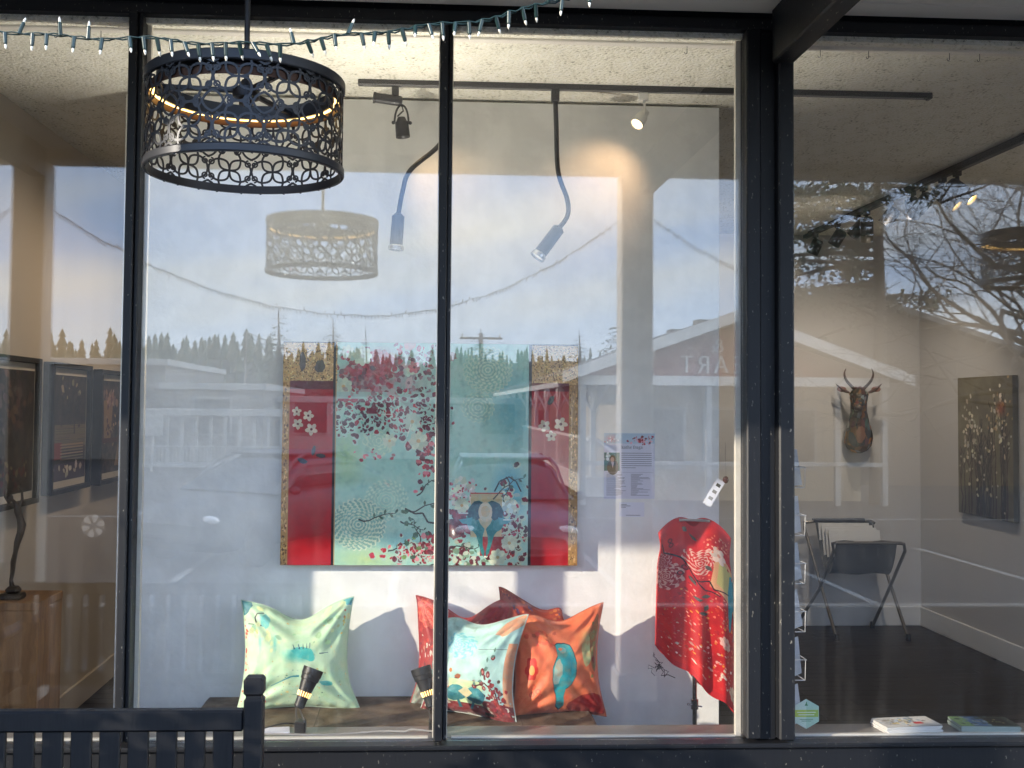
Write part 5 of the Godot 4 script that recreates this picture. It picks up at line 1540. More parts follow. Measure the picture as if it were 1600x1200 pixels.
func deer() -> void:
	var o := thing("deer_bust", "patchwork antelope head with curved horns on the back wall", "sculpture", Vector3(3.445, 1.70, -4.345), "", -0.36)
	var P := Paint.new(256, 256, Color(0.20, 0.17, 0.15), 95)
	for i in 420:
		var x := P.rng.randf() * 256
		var y := P.rng.randf() * 256
		P.ell(x, y, P.rng.randf_range(4, 13), P.rng.randf_range(4, 11), P.vary([Color(0.22, 0.30, 0.29), Color(0.34, 0.20, 0.18), Color(0.60, 0.60, 0.57), Color(0.46, 0.32, 0.2), Color(0.16, 0.16, 0.17), Color(0.68, 0.46, 0.2)][P.rng.randi() % 6], 0.25), P.rng.randf() * 3.0, 0.3)
	P.rect(46, 90, 44, 166, Color(0.56, 0.56, 0.54))
	P.scatter(66, 180, 14, 50, 60, 2, 6, [Color(0.5, 0.5, 0.48), Color(0.32, 0.32, 0.32), Color(0.25, 0.2, 0.18)])
	var hide := printed(P.tex(), 0.8)
	hide.texture_repeat = true
	var ctr := [Vector3(0, -0.20, 0.0), Vector3(0, -0.22, 0.07), Vector3(0, -0.185, 0.14), Vector3(0, -0.10, 0.185), Vector3(0, -0.01, 0.205), Vector3(0, 0.065, 0.215), Vector3(0, 0.115, 0.25), Vector3(0, 0.115, 0.30), Vector3(0, 0.085, 0.35), Vector3(-0.006, 0.045, 0.395), Vector3(-0.01, 0.018, 0.43), Vector3(-0.011, 0.008, 0.442)]
	var rad := [[0.085, 0.10], [0.112, 0.12], [0.105, 0.115], [0.083, 0.08], [0.062, 0.062], [0.062, 0.062], [0.070, 0.062], [0.068, 0.058], [0.052, 0.048], [0.040, 0.037], [0.033, 0.028], [0.015, 0.012]]
	var nrm := [Vector3(0, 0, 1), Vector3(0, 0.15, 1), Vector3(0, 0.5, 0.8), Vector3(0, 0.85, 0.4), Vector3(0, 0.95, 0.2), Vector3(0, 0.85, 0.4), Vector3(0, 0.3, 0.9), Vector3(0, -0.25, 0.95), Vector3(0, -0.6, 0.8), Vector3(0, -0.6, 0.8), Vector3(0, -0.5, 0.85), Vector3(0, -0.5, 0.85)]
	var g := []
	for i in ctr.size():
		var d: Vector3 = nrm[i].normalized()
		var up := d.cross(Vector3.RIGHT).normalized()
		var row := PackedVector3Array()
		for k in 20:
			var a := TAU * k / 13
			row.append(ctr[i] + Vector3.RIGHT * cos(a) * rad[i][0] + up * sin(a) * rad[i][1])
		g.append(row)
	part("head_and_neck", MB.new().sheet(g, true, true, true).mesh(hide), o)
	var dark := mat(Color(0.035, 0.022, 0.018), 0.35)
	part("muzzle", MB.new().ball(Vector3(-0.01, 0.020, 0.425), Vector3(0.033, 0.030, 0.026), 12, 8).mesh(dark), o)
	for s in [-1.0, 1.0]:
		var e := []
		for i in 9:
			var t := i / 8.0
			e.append(Vector3(s * (0.055 + 0.115 * t), 0.135 + 0.055 * t * t + 0.02 * t, 0.235 - 0.01 * t))
		part("ear", MB.new().tube(e, [0.012, 0.024, 0.034, 0.04, 0.041, 0.037, 0.029, 0.017, 0.003], 12, true, 0.32).mesh(mat(Color(0.07, 0.04, 0.035), 0.5)), o)
		part("inner_ear", MB.new().ball(Vector3(s * 0.125, 0.165, 0.248), Vector3(0.035, 0.022, 0.004), 10, 6).mesh(mat(Color(0.22, 0.11, 0.09), 0.6)), o)
		var h := []
		for i in 12:
			var t := i / 11.0
			h.append(Vector3(s * (0.032 + 0.085 * sin(t * 1.9) - 0.02 * t * t), 0.165 + 0.16 * t, 0.25 + 0.015 * sin(t * 3.0)))
		part("horn", MB.new().tube(h, [0.013, 0.0125, 0.012, 0.0115, 0.011, 0.010, 0.0095, 0.0085, 0.0075, 0.006, 0.0045, 0.002], 10).mesh(mat(Color(0.06, 0.04, 0.03), 0.4)), o)
		part("eye", MB.new().ball(Vector3(s * 0.056, 0.125, 0.298), Vector3(0.014, 0.014, 0.012), 10, 7).mesh(mat(Color(0.02, 0.015, 0.01), 0.1)), o)
		part("eyelid", MB.new().lathe([Vector2(0.011, 0), Vector2(0.018, 0.002), Vector2(0.019, -0.006), Vector2(0.012, -0.008)], 14, Basis(Vector3.BACK, -s * 1.0) * Basis(Vector3.RIGHT, 0.9), Vector3(s * 0.058, 0.127, 0.300)).mesh(mat(Color(0.35, 0.27, 0.2), 0.5)), o)
	for k in 5:
		var a := TAU * k / 5
		part("forelock", MB.new().ball(Vector3(0.028 * cos(a), 0.168 + 0.008 * sin(a), 0.262 + 0.018 * sin(a)), Vector3(0.017, 0.012, 0.014), 8, 5).mesh(mat(Color(0.10, 0.05, 0.05), 0.5)), o)

# ---------------------------------------------------------------- under the porch
func filigree() -> ArrayMesh:
	# one cut-steel flower of the shade: four petals in a ring, with scrolls between
	var m := MB.new()
	var R := 0.258
	var c := 0.0625
	var w := 0.0057
	var th := 0.0025
	for k in 4:
		var d := Vector2.from_angle(PI / 4 + k * PI / 2)
		var e := d.orthogonal()
		for s in [-1.0, 1.0]:
			var p := PackedVector2Array()
			for i in 11:
				var t := i / 10.0
				p.append((d * t * 0.72 + e * s * 0.20 * sin(PI * t)) * c)
			m.strip(p, w, th, R)
		# loop from petal tip to petal tip
		var q := PackedVector2Array()
		for i in 11:
			var a := PI / 4 + k * PI / 2 + (i / 10.0) * PI / 2
			q.append(Vector2.from_angle(a) * c * (0.72 + 0.26 * sin(PI * i / 10.0)))
		m.strip(q, w, th, R)
	# scrolls in the corners: pairs of curls back to back
	for sx in [-1.0, 1.0]:
		for sy in [-1.0, 1.0]:
			for f in 2:
				var p := PackedVector2Array()
				for i in 17:
					var t := i / 16.0
					var a := t * TAU * 1.15 + PI * 0.5
					var r := 0.17 * (1.0 - 0.72 * t)
					var o := Vector2(0.86, 0.34) if f == 0 else Vector2(0.34, 0.90)
					var d := Vector2(cos(a), sin(a)) * r
					if f == 1:
						d = Vector2(d.y, d.x)
					p.append(Vector2((o.x + d.x) * sx, (o.y + d.y) * sy) * c)
				m.strip(p, w * 0.8, th, R)
			var b := PackedVector2Array()
			for i in 9:
				var t := i / 8.0
				var a := lerpf(PI * 1.05, PI * 1.45, t)
				b.append(Vector2((1.16 + 0.62 * cos(a)) * sx, (1.16 + 0.62 * sin(a)) * sy) * c)
			m.strip(b, w, th, R)
	return m.mesh(M.lamp_iron)

func chandelier() -> Node3D:
	var o := thing("drum_chandelier", "round drum chandelier of cut black scrollwork with a glowing inner ring", "chandelier", Vector3(-0.487, 2.443, 1.046), "drum chandeliers under the porch")
	var mi := mat(Color(0.042, 0.044, 0.05), 0.4, 0.45)
	M.lamp_iron = mi
	var R := 0.258
	for q in [["top_ring", 0.100, 0.127], ["bottom_ring", -0.127, -0.105]]:
		part(q[0], MB.new().lathe([Vector2(R - 0.005, q[1]), Vector2(R + 0.004, q[1]), Vector2(R + 0.006, q[1] + 0.003), Vector2(R + 0.006, q[2] - 0.003), Vector2(R + 0.004, q[2]), Vector2(R - 0.005, q[2]), Vector2(R - 0.005, q[1])], 72).mesh(mi), o)
	part("inner_ring", MB.new().lathe([Vector2(R - 0.030, 0.084), Vector2(R - 0.006, 0.084), Vector2(R - 0.006, 0.088), Vector2(R - 0.026, 0.088), Vector2(R - 0.026, 0.124), Vector2(R - 0.030, 0.124), Vector2(R - 0.030, 0.084)], 72).mesh(mi), o)
	part("copper_lip", MB.new().lathe([Vector2(R - 0.008, 0.066), Vector2(R - 0.0045, 0.066), Vector2(R - 0.0045, 0.086), Vector2(R - 0.008, 0.086), Vector2(R - 0.008, 0.066)], 72).mesh(mat(Color(0.07, 0.03, 0.015), 0.6, 0.3)), o)
	part("light_ring", MB.new().lathe([Vector2(R - 0.023, 0.0835), Vector2(R - 0.021, 0.0815), Vector2(R - 0.013, 0.0815), Vector2(R - 0.0105, 0.0835)], 72).mesh(glowing(Color(1.0, 0.80, 0.46), 1.3)), o)
	part("hub", MB.new().lathe([Vector2(0, 0.06), Vector2(0.018, 0.06), Vector2(0.02, 0.075), Vector2(0.036, 0.078), Vector2(0.036, 0.104), Vector2(0.022, 0.108), Vector2(0.012, 0.128), Vector2(0, 0.13)], 28).mesh(mi), o)
	part("rod", MB.new().tube([Vector3(0, 0.12, 0), Vector3(0, 0.73, 0)], 0.0075, 12).mesh(mi), o)
	part("ceiling_cup", MB.new().lathe([Vector2(0.0, 0.70), Vector2(0.05, 0.705), Vector2(0.06, 0.73), Vector2(0, 0.73)], 24).mesh(mi), o)
	for k in 3:
		var a := TAU * k / 3 + 0.12
		var d := Vector3(-cos(a), 0, sin(a))
		part("arm", MB.new().box(d * 0.13 + Vector3(0, 0.098, 0), Vector3(0.20, 0.012, 0.014), 0.002, Basis(Vector3.UP, atan2(-d.z, d.x))).mesh(mi), o)
	var motif := filigree()
	for row in 2:
		for k in 13:
			var p := part("scroll_panel", motif, o, Vector3(0, 0.059 - 0.122 * row, 0))
			p.rotation.y = TAU * (k + 0.5 * row * 0.0) / 13 + 0.1
	return o

func string_light(label: String, a: Vector3, low: Vector3, b: Vector3, sd: int) -> void:
	var o := thing("string_light", label, "string lights", a, "green wired light strings along the porch")
	var green := mat(Color(0.012, 0.032, 0.030), 0.35)
	var r := RandomNumberGenerator.new()
	r.seed = sd
	# the wire sags in two half parabolas that meet at the lowest point
	var n := 168
	var w1 := []
	var w2 := []
	var pts := []
	for i in n + 1:
		var x := lerpf(a.x, b.x, float(i) / n)
		var e := a if x < low.x else b
		var t := (x - low.x) / (e.x - low.x)
		var p := Vector3(x, low.y + (e.y - low.y) * t * t, lerpf(low.z, e.z, absf(t))) - a
		p.y += 0.0025 * sin(i * 0.9 + sd) + 0.003 * sin(i * 0.37)
		pts.append(p)
		for h in 2:
			var ph := i * 1.9 + h * 1.0
			w1.append(p + Vector3(0.5 * h * (b.x - a.x) / n, cos(ph) * 0.0018, sin(ph) * 0.0018))
			w2.append(p + Vector3(0.5 * h * (b.x - a.x) / n, -cos(ph) * 0.0018, -sin(ph) * 0.0018))
	part("wire", MB.new().tube(w1, 0.0013, 4).tube(w2, 0.0013, 4).mesh(green), o)
	var clear := mat(Color(0.75, 0.72, 0.62), 0.1)
	var am := MB.new().lathe([Vector2(0, 0.001), Vector2(0.0034, 0.0), Vector2(0.0030, -0.017), Vector2(0.0018, -0.019)], 6).mesh(green)
	MB.new().lathe([Vector2(0.0018, -0.018), Vector2(0.0021, -0.022), Vector2(0.0009, -0.0255), Vector2(0, -0.0265)], 6).mesh(clear, am)
	var i := 2
	while i < n - 1:
		var q := part("bulb", am, o, pts[i])
		var up := r.randf() < 0.16 or (i > 15 and i < 24 and r.randf() < 0.4)
		q.basis = Basis(Vector3.BACK, r.randfn() * 0.14 + 0.12 + (PI + r.randf_range(-0.5, 0.3) if up else 0.0)) * Basis(Vector3.RIGHT, r.randfn() * 0.25)
		i += 1
		if r.randf() < 0.08:
			i += 1

func bench() -> void:
	var o := thing("park_bench", "dark navy slatted wooden bench in front of the window", "bench", Vector3(-1.18, 0, 1.0))
	var z := 0.0
	part("top_rail", bx(M.bench, Vector3(0.0, 0.862, z), Vector3(1.42, 0.056, 0.036), 0.006), o)
	part("lower_rail", bx(M.bench, Vector3(0.0, 0.46, z), Vector3(1.42, 0.06, 0.034), 0.005), o)
	for i in 18:
		part("back_slat", bx(M.bench, Vector3(0.655 - 0.0742 * i, 0.66, z + 0.002), Vector3(0.054, 0.352, 0.016), 0.003), o)
	for s in [-1.0, 1.0]:
		var x: float = 0.735 * s
		var m := MB.new().box(Vector3(x, 0.46, z), Vector3(0.05, 0.92, 0.05), 0.004)
		m.box(Vector3(x, 0.923, z), Vector3(0.040, 0.012, 0.040))
		m.box(Vector3(x, 0.952, z), Vector3(0.053, 0.048, 0.053), 0.007)
		part("back_post", m.mesh(M.bench), o)
		part("front_leg", bx(M.bench, Vector3(x, 0.31, z + 0.44), Vector3(0.05, 0.62, 0.05), 0.004), o)
		part("armrest", bx(M.bench, Vector3(x, 0.635, z + 0.24), Vector3(0.07, 0.03, 0.50), 0.008), o)
		part("side_rail", bx(M.bench, Vector3(x, 0.39, z + 0.22), Vector3(0.03, 0.06, 0.40), 0.004), o)
	for i in 6:
		part("seat_slat", bx(M.bench, Vector3(0, 0.425, z + 0.06 + 0.075 * i), Vector3(1.42, 0.022, 0.062), 0.004), o)

func porch_things() -> void:
	var c := chandelier()
	dup(c, "drum chandelier farther along the porch, seen only in the right pane's reflection", Vector3(2.97, 2.443, 1.046))
	c.set_meta("label", "round drum chandelier of black scrollwork hanging before the left pane")
	string_light("green string lights sagging between the porch columns above the window", Vector3(-2.19, 2.83, 2.316), Vector3(-0.36, 2.232, 2.316), Vector3(1.155, 2.83, 2.316), 3)
	string_light("green string lights of the next porch bay on the right", Vector3(1.343, 2.845, 2.316), Vector3(2.62, 2.375, 2.316), Vector3(4.69, 2.83, 2.316), 5)
	string_light("green string lights of the porch bay on the left", Vector3(-5.8, 2.9, 2.316), Vector3(-3.4, 2.4, 2.316), Vector3(-2.385, 2.87, 2.316), 9)
	bench()
	var sh := thing("potted_shrub", "leafy evergreen shrub in a terracotta pot beside the bench", "plant", Vector3(-2.78, 0, 1.98))
	part("pot", MB.new().lathe([Vector2(0, 0), Vector2(0.16, 0), Vector2(0.22, 0.38), Vector2(0.24, 0.38), Vector2(0.24, 0.44), Vector2(0.20, 0.44), Vector2(0.18, 0.36), Vector2(0, 0.36)], 28).mesh(mat(Color(0.28, 0.11, 0.06), 0.8)), sh)
	part("stem", MB.new().tube([Vector3(0, 0.36, 0), Vector3(0.02, 0.8, 0), Vector3(0, 1.4, 0.01)], [0.025, 0.02, 0.012], 8).mesh(M.bark), sh)
	var lv := MB.new()
	for i in 900:
		var d := Vector3(rng.randfn(), rng.randfn(), rng.randfn()).normalized() * pow(rng.randf(), 0.4)
		var c2 := Vector3(d.x * 0.34, 1.38 + d.y * 0.42, d.z * 0.34)
		var e := (d + Vector3(rng.randfn(), rng.randfn(), rng.randfn()) * 0.7).normalized() * 0.075
		var w := e.cross(Vector3(rng.randfn(), rng.randfn(), rng.randfn())).normalized() * 0.022
		lv.quad(c2, c2 + e * 0.5 - w, c2 + e, c2 + e * 0.5 + w)
	part("leaves", lv.mesh(M.needles), sh)
	# little hooks screwed in above the glass
	var hook := MB.new()
	var p := [Vector3(0, 0.03, 0), Vector3(0, 0.008, 0)]
	for i in 7:
		var a := PI * i / 6.0
		p.append(Vector3(-0.005 + 0.005 * cos(a), 0.004 - 0.007 * sin(a), 0))
	hook.tube(p, 0.0014, 5)
	var hm := hook.mesh(M.black)
	var place := ["far left", "left", "over the centre left pane", "right of the corner post", "second right of the corner post", "third right of the corner post", "fourth right of the corner post"]
	var k := 0
	for x in [-1.38, -1.22, 0.99, 1.51, 1.70, 2.02, 2.14]:
		tag(part("cup_hook", hm, self, Vector3(x, 3.062, -0.07)), "small black cup hook above the glass, " + place[k], "hook", "cup hooks above the glass")
		k += 1

# ---------------------------------------------------------------- the street that the glass mirrors
func car(label: String, at: Vector3, turn: float, paint: StandardMaterial3D, van := false) -> void:
	var o := thing("parked_car", label, "car", at, "cars parked before the shops", turn)
	# stations from nose (+z) to tail: z, half width, bottom, top
	var st := [[2.25, 0.62, 0.38, 0.62], [2.15, 0.78, 0.28, 0.74], [1.9, 0.86, 0.22, 0.82], [1.2, 0.89, 0.2, 0.93], [0.85, 0.9, 0.2, 0.98], [0.0, 0.9, 0.2, 1.0], [-1.2, 0.9, 0.2, 1.02], [-1.9, 0.88, 0.22, 1.0], [-2.2, 0.82, 0.3, 0.95], [-2.3, 0.7, 0.38, 0.8]]
	var g := []
	for s in st:
		var row := PackedVector3Array()
		for k in 16:
			var a := TAU * k / 16
			var cx := signf(cos(a)) * pow(absf(cos(a)), 0.45)
			var cy := signf(sin(a)) * pow(absf(sin(a)), 0.45)
			row.append(Vector3(cx * s[1], (s[2] + s[3]) / 2 + cy * (s[3] - s[2]) / 2, s[0]))
		g.append(row)
	part("body", MB.new().sheet(g, true, true, true).mesh(paint), o)
	var roof := 1.72 if van else 1.47
	var cab := [[1.05, 0.80, 0.95, 0.98], [0.45, 0.72, 0.95, roof - 0.12], [0.1, 0.66, 0.95, roof], [-1.0, 0.66, 0.95, roof], [-1.5, 0.70, 0.95, roof - 0.12], [-2.0, 0.80, 0.95, 1.02]]
	g = []
	for s in cab:
		var row := PackedVector3Array()
		for k in 16:
			var a := TAU * k / 16
			row.append(Vector3(signf(cos(a)) * pow(absf(cos(a)), 0.5) * (s[1] + 0.07 * (1.0 - sin(a))), (s[2] + s[3]) / 2 + signf(sin(a)) * pow(absf(sin(a)), 0.5) * (s[3] - s[2]) / 2, s[0]))
		g.append(row)
	part("cabin_glass", MB.new().sheet(g, true, true, true).mesh(mat(Color(0.02, 0.025, 0.03), 0.08)), o)
	part("roof", bx(paint, Vector3(0, roof + 0.005, -0.45), Vector3(1.24, 0.04, 1.3), 0.018), o)
	for s in [-1.0, 1.0]:
		part("pillar", MB.new().tube([Vector3(0.79 * s, 0.97, 0.98), Vector3(0.70 * s, roof - 0.10, 0.44), Vector3(0.64 * s, roof, 0.1)], 0.03, 6).tube([Vector3(0.64 * s, roof, -1.0), Vector3(0.78 * s, 1.0, -1.95)], 0.04, 6).mesh(paint), o)
		part("headlight", MB.new().ball(Vector3(0.62 * s, 0.68, 2.13), Vector3(0.15, 0.07, 0.06), 10, 6).mesh(mat(Color(0.7, 0.7, 0.7), 0.1)), o)
		part("tail_light", MB.new().ball(Vector3(0.68 * s, 0.84, -2.2), Vector3(0.10, 0.09, 0.05), 10, 6).mesh(mat(Color(0.4, 0.02, 0.02), 0.2)), o)
		part("mirror", MB.new().ball(Vector3(0.98 * s, 1.0, 0.75), Vector3(0.09, 0.06, 0.06), 8, 6).mesh(paint), o)
		for z in [1.4, -1.35]:
			var q := Basis(Vector3.BACK, PI / 2)
			part("wheel", MB.new().lathe([Vector2(0, -0.10), Vector2(0.30, -0.10), Vector2(0.33, -0.07), Vector2(0.33, 0.07), Vector2(0.30, 0.10), Vector2(0, 0.10)], 20, q, Vector3(0.80 * s, 0.33, z)).mesh(M.black), o)
	part("bumper", bx(mat(Color(0.05, 0.05, 0.05), 0.5), Vector3(0, 0.45, 2.2), Vector3(1.3, 0.12, 0.12), 0.04), o)

func conifer(label: String, at: Vector3, h: float, w: float, sd: int, called := "conifer_tree", group := "") -> Node3D:
	var o := thing(called, label, "tree", at, group)
	var r := RandomNumberGenerator.new()
	r.seed = sd
	part("trunk", MB.new().tube([Vector3(), Vector3(0.02 * h, h * 0.5, 0), Vector3(0, h, 0)], [w * 0.06, w * 0.04, 0.02], 6).mesh(M.bark), o)
	var m := MB.new()
	var tiers := int(18 + h)
	for t in tiers:
		var y := h * (0.12 + 0.86 * float(t) / tiers)
		var len := w * pow(1.0 - float(t) / tiers, 0.8) * 0.5 + 0.03 * w
		for k in 7:
			var a := r.randf() * TAU
			var L := len * r.randf_range(0.45, 1.15)
			var d := Vector3(cos(a), r.randf_range(-0.25, 0.15), sin(a))
			var s := Vector3(-sin(a), 0, cos(a))
			for c in 7:
				var b := d * L * (0.25 + 0.75 * c / 6.0) + Vector3(r.randfn(), r.randfn() * 0.5, r.randfn()) * L * 0.08 + Vector3(0, y - 0.1 * L * c / 6.0, 0)
				var q := L * r.randf_range(0.07, 0.17)
				var e := (d + s * r.randf_range(-1.2, 1.2) + Vector3(0, r.randf_range(-0.6, 0.3), 0)).normalized()
				var f := e.cross(Vector3(r.randfn(), r.randfn() + 0.4, r.randfn())).normalized()
				m.quad(b - f * q * 0.5, b + e * q * 0.7 - f * q * 0.3, b + e * q * 1.7, b + f * q * 0.6)
	part("crown", m.mesh(M.needles), o)
	return o

func branchy(m: MB, p: Vector3, d: Vector3, L: float, rad: float, depth: int, r: RandomNumberGenerator) -> void:
	var pts := [p]
	var rs := [rad]
	var q := p
	for i in 4:
		d = (d + Vector3(r.randfn(), r.randfn() * 0.7, r.randfn()) * 0.16 + Vector3(0, 0.03, 0)).normalized()
		q += d * L / 4.0
		pts.append(q)
		rs.append(rad * (1.0 - 0.13 * (i + 1)))
	m.tube(pts, rs, 5 if depth > 3 else 3, false)
	if depth == 0:
		return
	var many := 3 if depth > 2 else 4
	for k in many:
		var at: Vector3 = pts[2 + r.randi() % 3] if k else pts[4]
		var e := (d + Vector3(r.randfn(), r.randfn() * 0.6 - 0.1, r.randfn()) * 0.62).normalized()
		branchy(m, at, e, L * r.randf_range(0.62, 0.86), rad * (0.62 if k == 0 else 0.42), depth - 1, r)

func shop_house(label: String, called: String, cat: String, lo: Vector3, hi: Vector3, wall: Material, trim: Material) -> Node3D:
	var c := (lo + hi) / 2
	var o := thing(called, label, cat, Vector3(c.x, lo.y, c.z))
	part("wall", bx(wall, Vector3(0, (hi.y - lo.y) / 2, 0), hi - lo, 0.02), o)
	part("parapet", bx(trim, Vector3(0, hi.y - lo.y + 0.1, 0), Vector3(hi.x - lo.x + 0.2, 0.26, hi.z - lo.z + 0.2), 0.02), o)
	var n := int((hi.x - lo.x) / 2.4) if hi.x - lo.x < 20.0 else 0
	var pane := mat(Color(0.02, 0.025, 0.03), 0.1)
	for i in n:
		var x := -(hi.x - lo.x) / 2 + (i + 0.5) * (hi.x - lo.x) / n
		var w := part("window", bx(trim, Vector3(x, 1.75, -(hi.z - lo.z) / 2 - 0.02), Vector3(1.5, 1.5, 0.08), 0.01), o)
		part("pane", bx(pane, Vector3(x, 1.75, -(hi.z - lo.z) / 2 - 0.05), Vector3(1.34, 1.34, 0.06)), w)
	return o

func street() -> void:
	var white := mat(Color(0.62, 0.61, 0.58), 0.6)
	var pale := mat(Color(0.28, 0.28, 0.27), 0.7)
	var grey_wall := mat(Color(0.13, 0.125, 0.12), 0.8)
	var shingle := mat(Color(0.10, 0.095, 0.09), 0.9)
	var red := mat(Color(0.20, 0.035, 0.025), 0.8)
	# hills with forest
	var h := MB.new()
	var f := FastNoiseLite.new()
	f.seed = 9
	f.frequency = 0.012
	var g := []
	for i in 25:
		var row := PackedVector3Array()
		for j in 61:
			var x := -300.0 + 10.0 * j
			var z := 190.0 + 10.0 * i
			var lift := smoothstep(0, 9, i) * (15.0 + 5.0 * f.get_noise_2d(x, z)) * (1.0 - 0.75 * smoothstep(70, 200, x)) * (1.0 - smoothstep(16, 24, i))
			row.append(Vector3(x, -1.0 + lift, z))
		g.append(row)
	struct("hills", h.sheet(g).mesh(mat(Color(0.014, 0.02, 0.014), 0.95)))
	var cone := MB.new().lathe([Vector2(0, 1.0), Vector2(0.10, 0.75), Vector2(0.05, 0.74), Vector2(0.16, 0.45), Vector2(0.08, 0.44), Vector2(0.21, 0.12), Vector2(0.03, 0.1), Vector2(0.03, -0.1)], 7).mesh(M.needles)
	var mm := MultiMesh.new()
	mm.transform_format = MultiMesh.TRANSFORM_3D
	mm.mesh = cone
	mm.instance_count = 2200
	var r := RandomNumberGenerator.new()
	r.seed = 12
	for i in 2200:
		var ii := r.randf_range(1, 17)
		var x := r.randf_range(-260, 160)
		var z := 190.0 + 10.0 * ii
		var lift := smoothstep(0, 9, ii) * (15.0 + 5.0 * f.get_noise_2d(x, z)) * (1.0 - 0.75 * smoothstep(70, 200, x))
		var s := lerpf(2.6, 8.5, pow(r.randf(), 2.2)) * (1.0 - 0.30 * smoothstep(-55, 0, x))
		mm.set_instance_transform(i, Transform3D(Basis().scaled(Vector3(s * r.randf_range(0.7, 1.25), s, s)), Vector3(x, -1.2 + lift, z)))
	var fo := MultiMeshInstance3D.new()
	fo.name = "forest"
	fo.multimesh = mm
	fo.set_meta("kind", "stuff")
	fo.set_meta("label", "distant dark conifer forest along the hill")
	fo.set_meta("category", "forest")
	add_child(fo)
	# trees between the roofs
	var tall := [[-10.3, 9.0, 5.4, "broad dark conifer beside the thin mast, mirrored over the canvas's left corner"], [-6.5, 8.4, 4.6, "conifer standing over the canvas's left part in the mirror image"], [-4.2, 7.8, 2.2, "thin young conifer near the middle of the mirror image"], [3.9, 7.8, 5.0, "conifer behind the utility pole"], [10.9, 7.7, 3.6, "conifer just left of the mirrored column"], [13.7, 9.0, 5.0, "taller conifer next to the mirrored column"]]
	for i in tall.size():
		conifer(tall[i][3], Vector3(tall[i][0], -0.5, 70), tall[i][1], tall[i][2], 40 + i, "conifer_tree", "conifers behind the opposite roofs")
	var mast := mat(Color(0.16, 0.15, 0.14), 0.7)
	tag(part("thin_mast", MB.new().tube([Vector3(-10.8, -0.5, 60), Vector3(-10.8, 6.1, 60)], 0.06, 6).tube([Vector3(-10.8, 6.1, 60), Vector3(-8.6, 5.2, 60)], 0.03, 5).tube([Vector3(-10.8, 5.8, 60), Vector3(-8.6, 4.9, 60)], 0.03, 5).mesh(mast), self), "thin mast with slanting stays left of the canvas", "mast")
	var up := thing("utility_pole", "wooden utility pole with a cross arm above the canvas", "pole", Vector3(3.4, -0.5, 60))
	part("post", MB.new().tube([Vector3(), Vector3(0, 6.7, 0)], 0.13, 8).mesh(M.bark), up)
	part("cross_arm", bx(M.bark, Vector3(0, 6.4, 0), Vector3(2.6, 0.14, 0.14)), up)
	for s in [-1.0, 1.0]:
		part("insulator", bx(white, Vector3(s * 1.15, 6.58, 0), Vector3(0.12, 0.22, 0.12), 0.02), up)
	# low buildings across the lot
	shop_house("long grey shop with a stepped white parapet, far left", "shop_row", "building", Vector3(-44, -0.5, 38), Vector3(-10.2, 3.25, 50), grey_wall, pale)
	shop_house("lower grey shop behind the white colonnade", "shop_row", "building", Vector3(-10.1, -0.5, 37), Vector3(-6.2, 2.3, 50), grey_wall, pale)
	var sb := shop_house("wide grey shop with pale lettering in the middle", "shop_row", "building", Vector3(-6.0, -0.5, 40), Vector3(4.4, 1.85, 52), mat(Color(0.27, 0.27, 0.26), 0.8), pale)
	letters("REE·", 0.55, 0.37, white, sb, Vector3(-2.95, 2.05, -6.06))
	var co := thing("colonnade", "white colonnade with a railing at the left", "colonnade", Vector3(-7.6, -0.5, 34))
	part("beam", bx(pale, Vector3(0, 1.92, 0), Vector3(5.3, 0.26, 0.4), 0.02), co)
	part("deck", bx(pale, Vector3(0, 0.06, 0), Vector3(5.3, 0.12, 1.6), 0.02), co)
	for i in 11:
		part("post", bx(pale, Vector3(-2.55 + i * 0.51, 0.95, 0), Vector3(0.11, 1.7, 0.11), 0.01), co)
	for i in 44:
		part("baluster", bx(pale, Vector3(-2.6 + i * 0.12, 0.42, -0.7), Vector3(0.04, 0.55, 0.04)), co)
	part("handrail", bx(pale, Vector3(0, 0.72, -0.7), Vector3(5.3, 0.07, 0.09), 0.01), co)
	tag(bench_sign(pale), "small white notice board by the colonnade", "sign")
	# long porch of the building on the right, its posts in full sun
	var wp := thing("porch_house", "low house with a long sunlit white porch on the right", "building", Vector3(4.5, -0.5, 22))
	part("wall", bx(grey_wall, Vector3(2.6, 1.5, 18), Vector3(2.4, 3.0, 36)), wp)
	part("roof", MB.new().prism(PackedVector2Array([Vector2(-0.5, 3.02), Vector2(6, 3.02), Vector2(6, 3.5), Vector2(3.0, 4.1), Vector2(-0.5, 3.12)]), -0.4, 36.0).mesh(shingle), wp)
	part("eave_board", bx(white, Vector3(-0.42, 2.98, 17.8), Vector3(0.08, 0.30, 36.4), 0.01), wp)
	part("eave_end", bx(white, Vector3(1.2, 2.98, -0.4), Vector3(3.2, 0.30, 0.08), 0.01), wp)
	part("deck", bx(white, Vector3(0.5, 0.25, 18), Vector3(2.0, 0.5, 36), 0.02), wp)
	for i in 11:
		var z := 0.2 + i * 3.3
		part("post", bx(white, Vector3(-0.3, 1.7, z), Vector3(0.13, 2.5, 0.13), 0.01), wp)
		for s in [-1.0, 1.0]:
			part("brace", MB.new().tube([Vector3(-0.3, 2.1, z), Vector3(-0.3, 2.8, z + 0.5 * s)], 0.045, 6).mesh(white), wp)
			part("brace", MB.new().tube([Vector3(-0.3, 2.1, z), Vector3(-0.3 + 0.4 * s, 2.8, z)], 0.045, 6).mesh(white), wp)
	for i in 90:
		part("baluster", bx(white, Vector3(-0.35, 0.95, 0.4 + i * 0.2), Vector3(0.04, 0.9, 0.05)), wp)
	part("handrail", bx(white, Vector3(-0.35, 1.42, 9.3), Vector3(0.1, 0.09, 18.2), 0.01), wp)
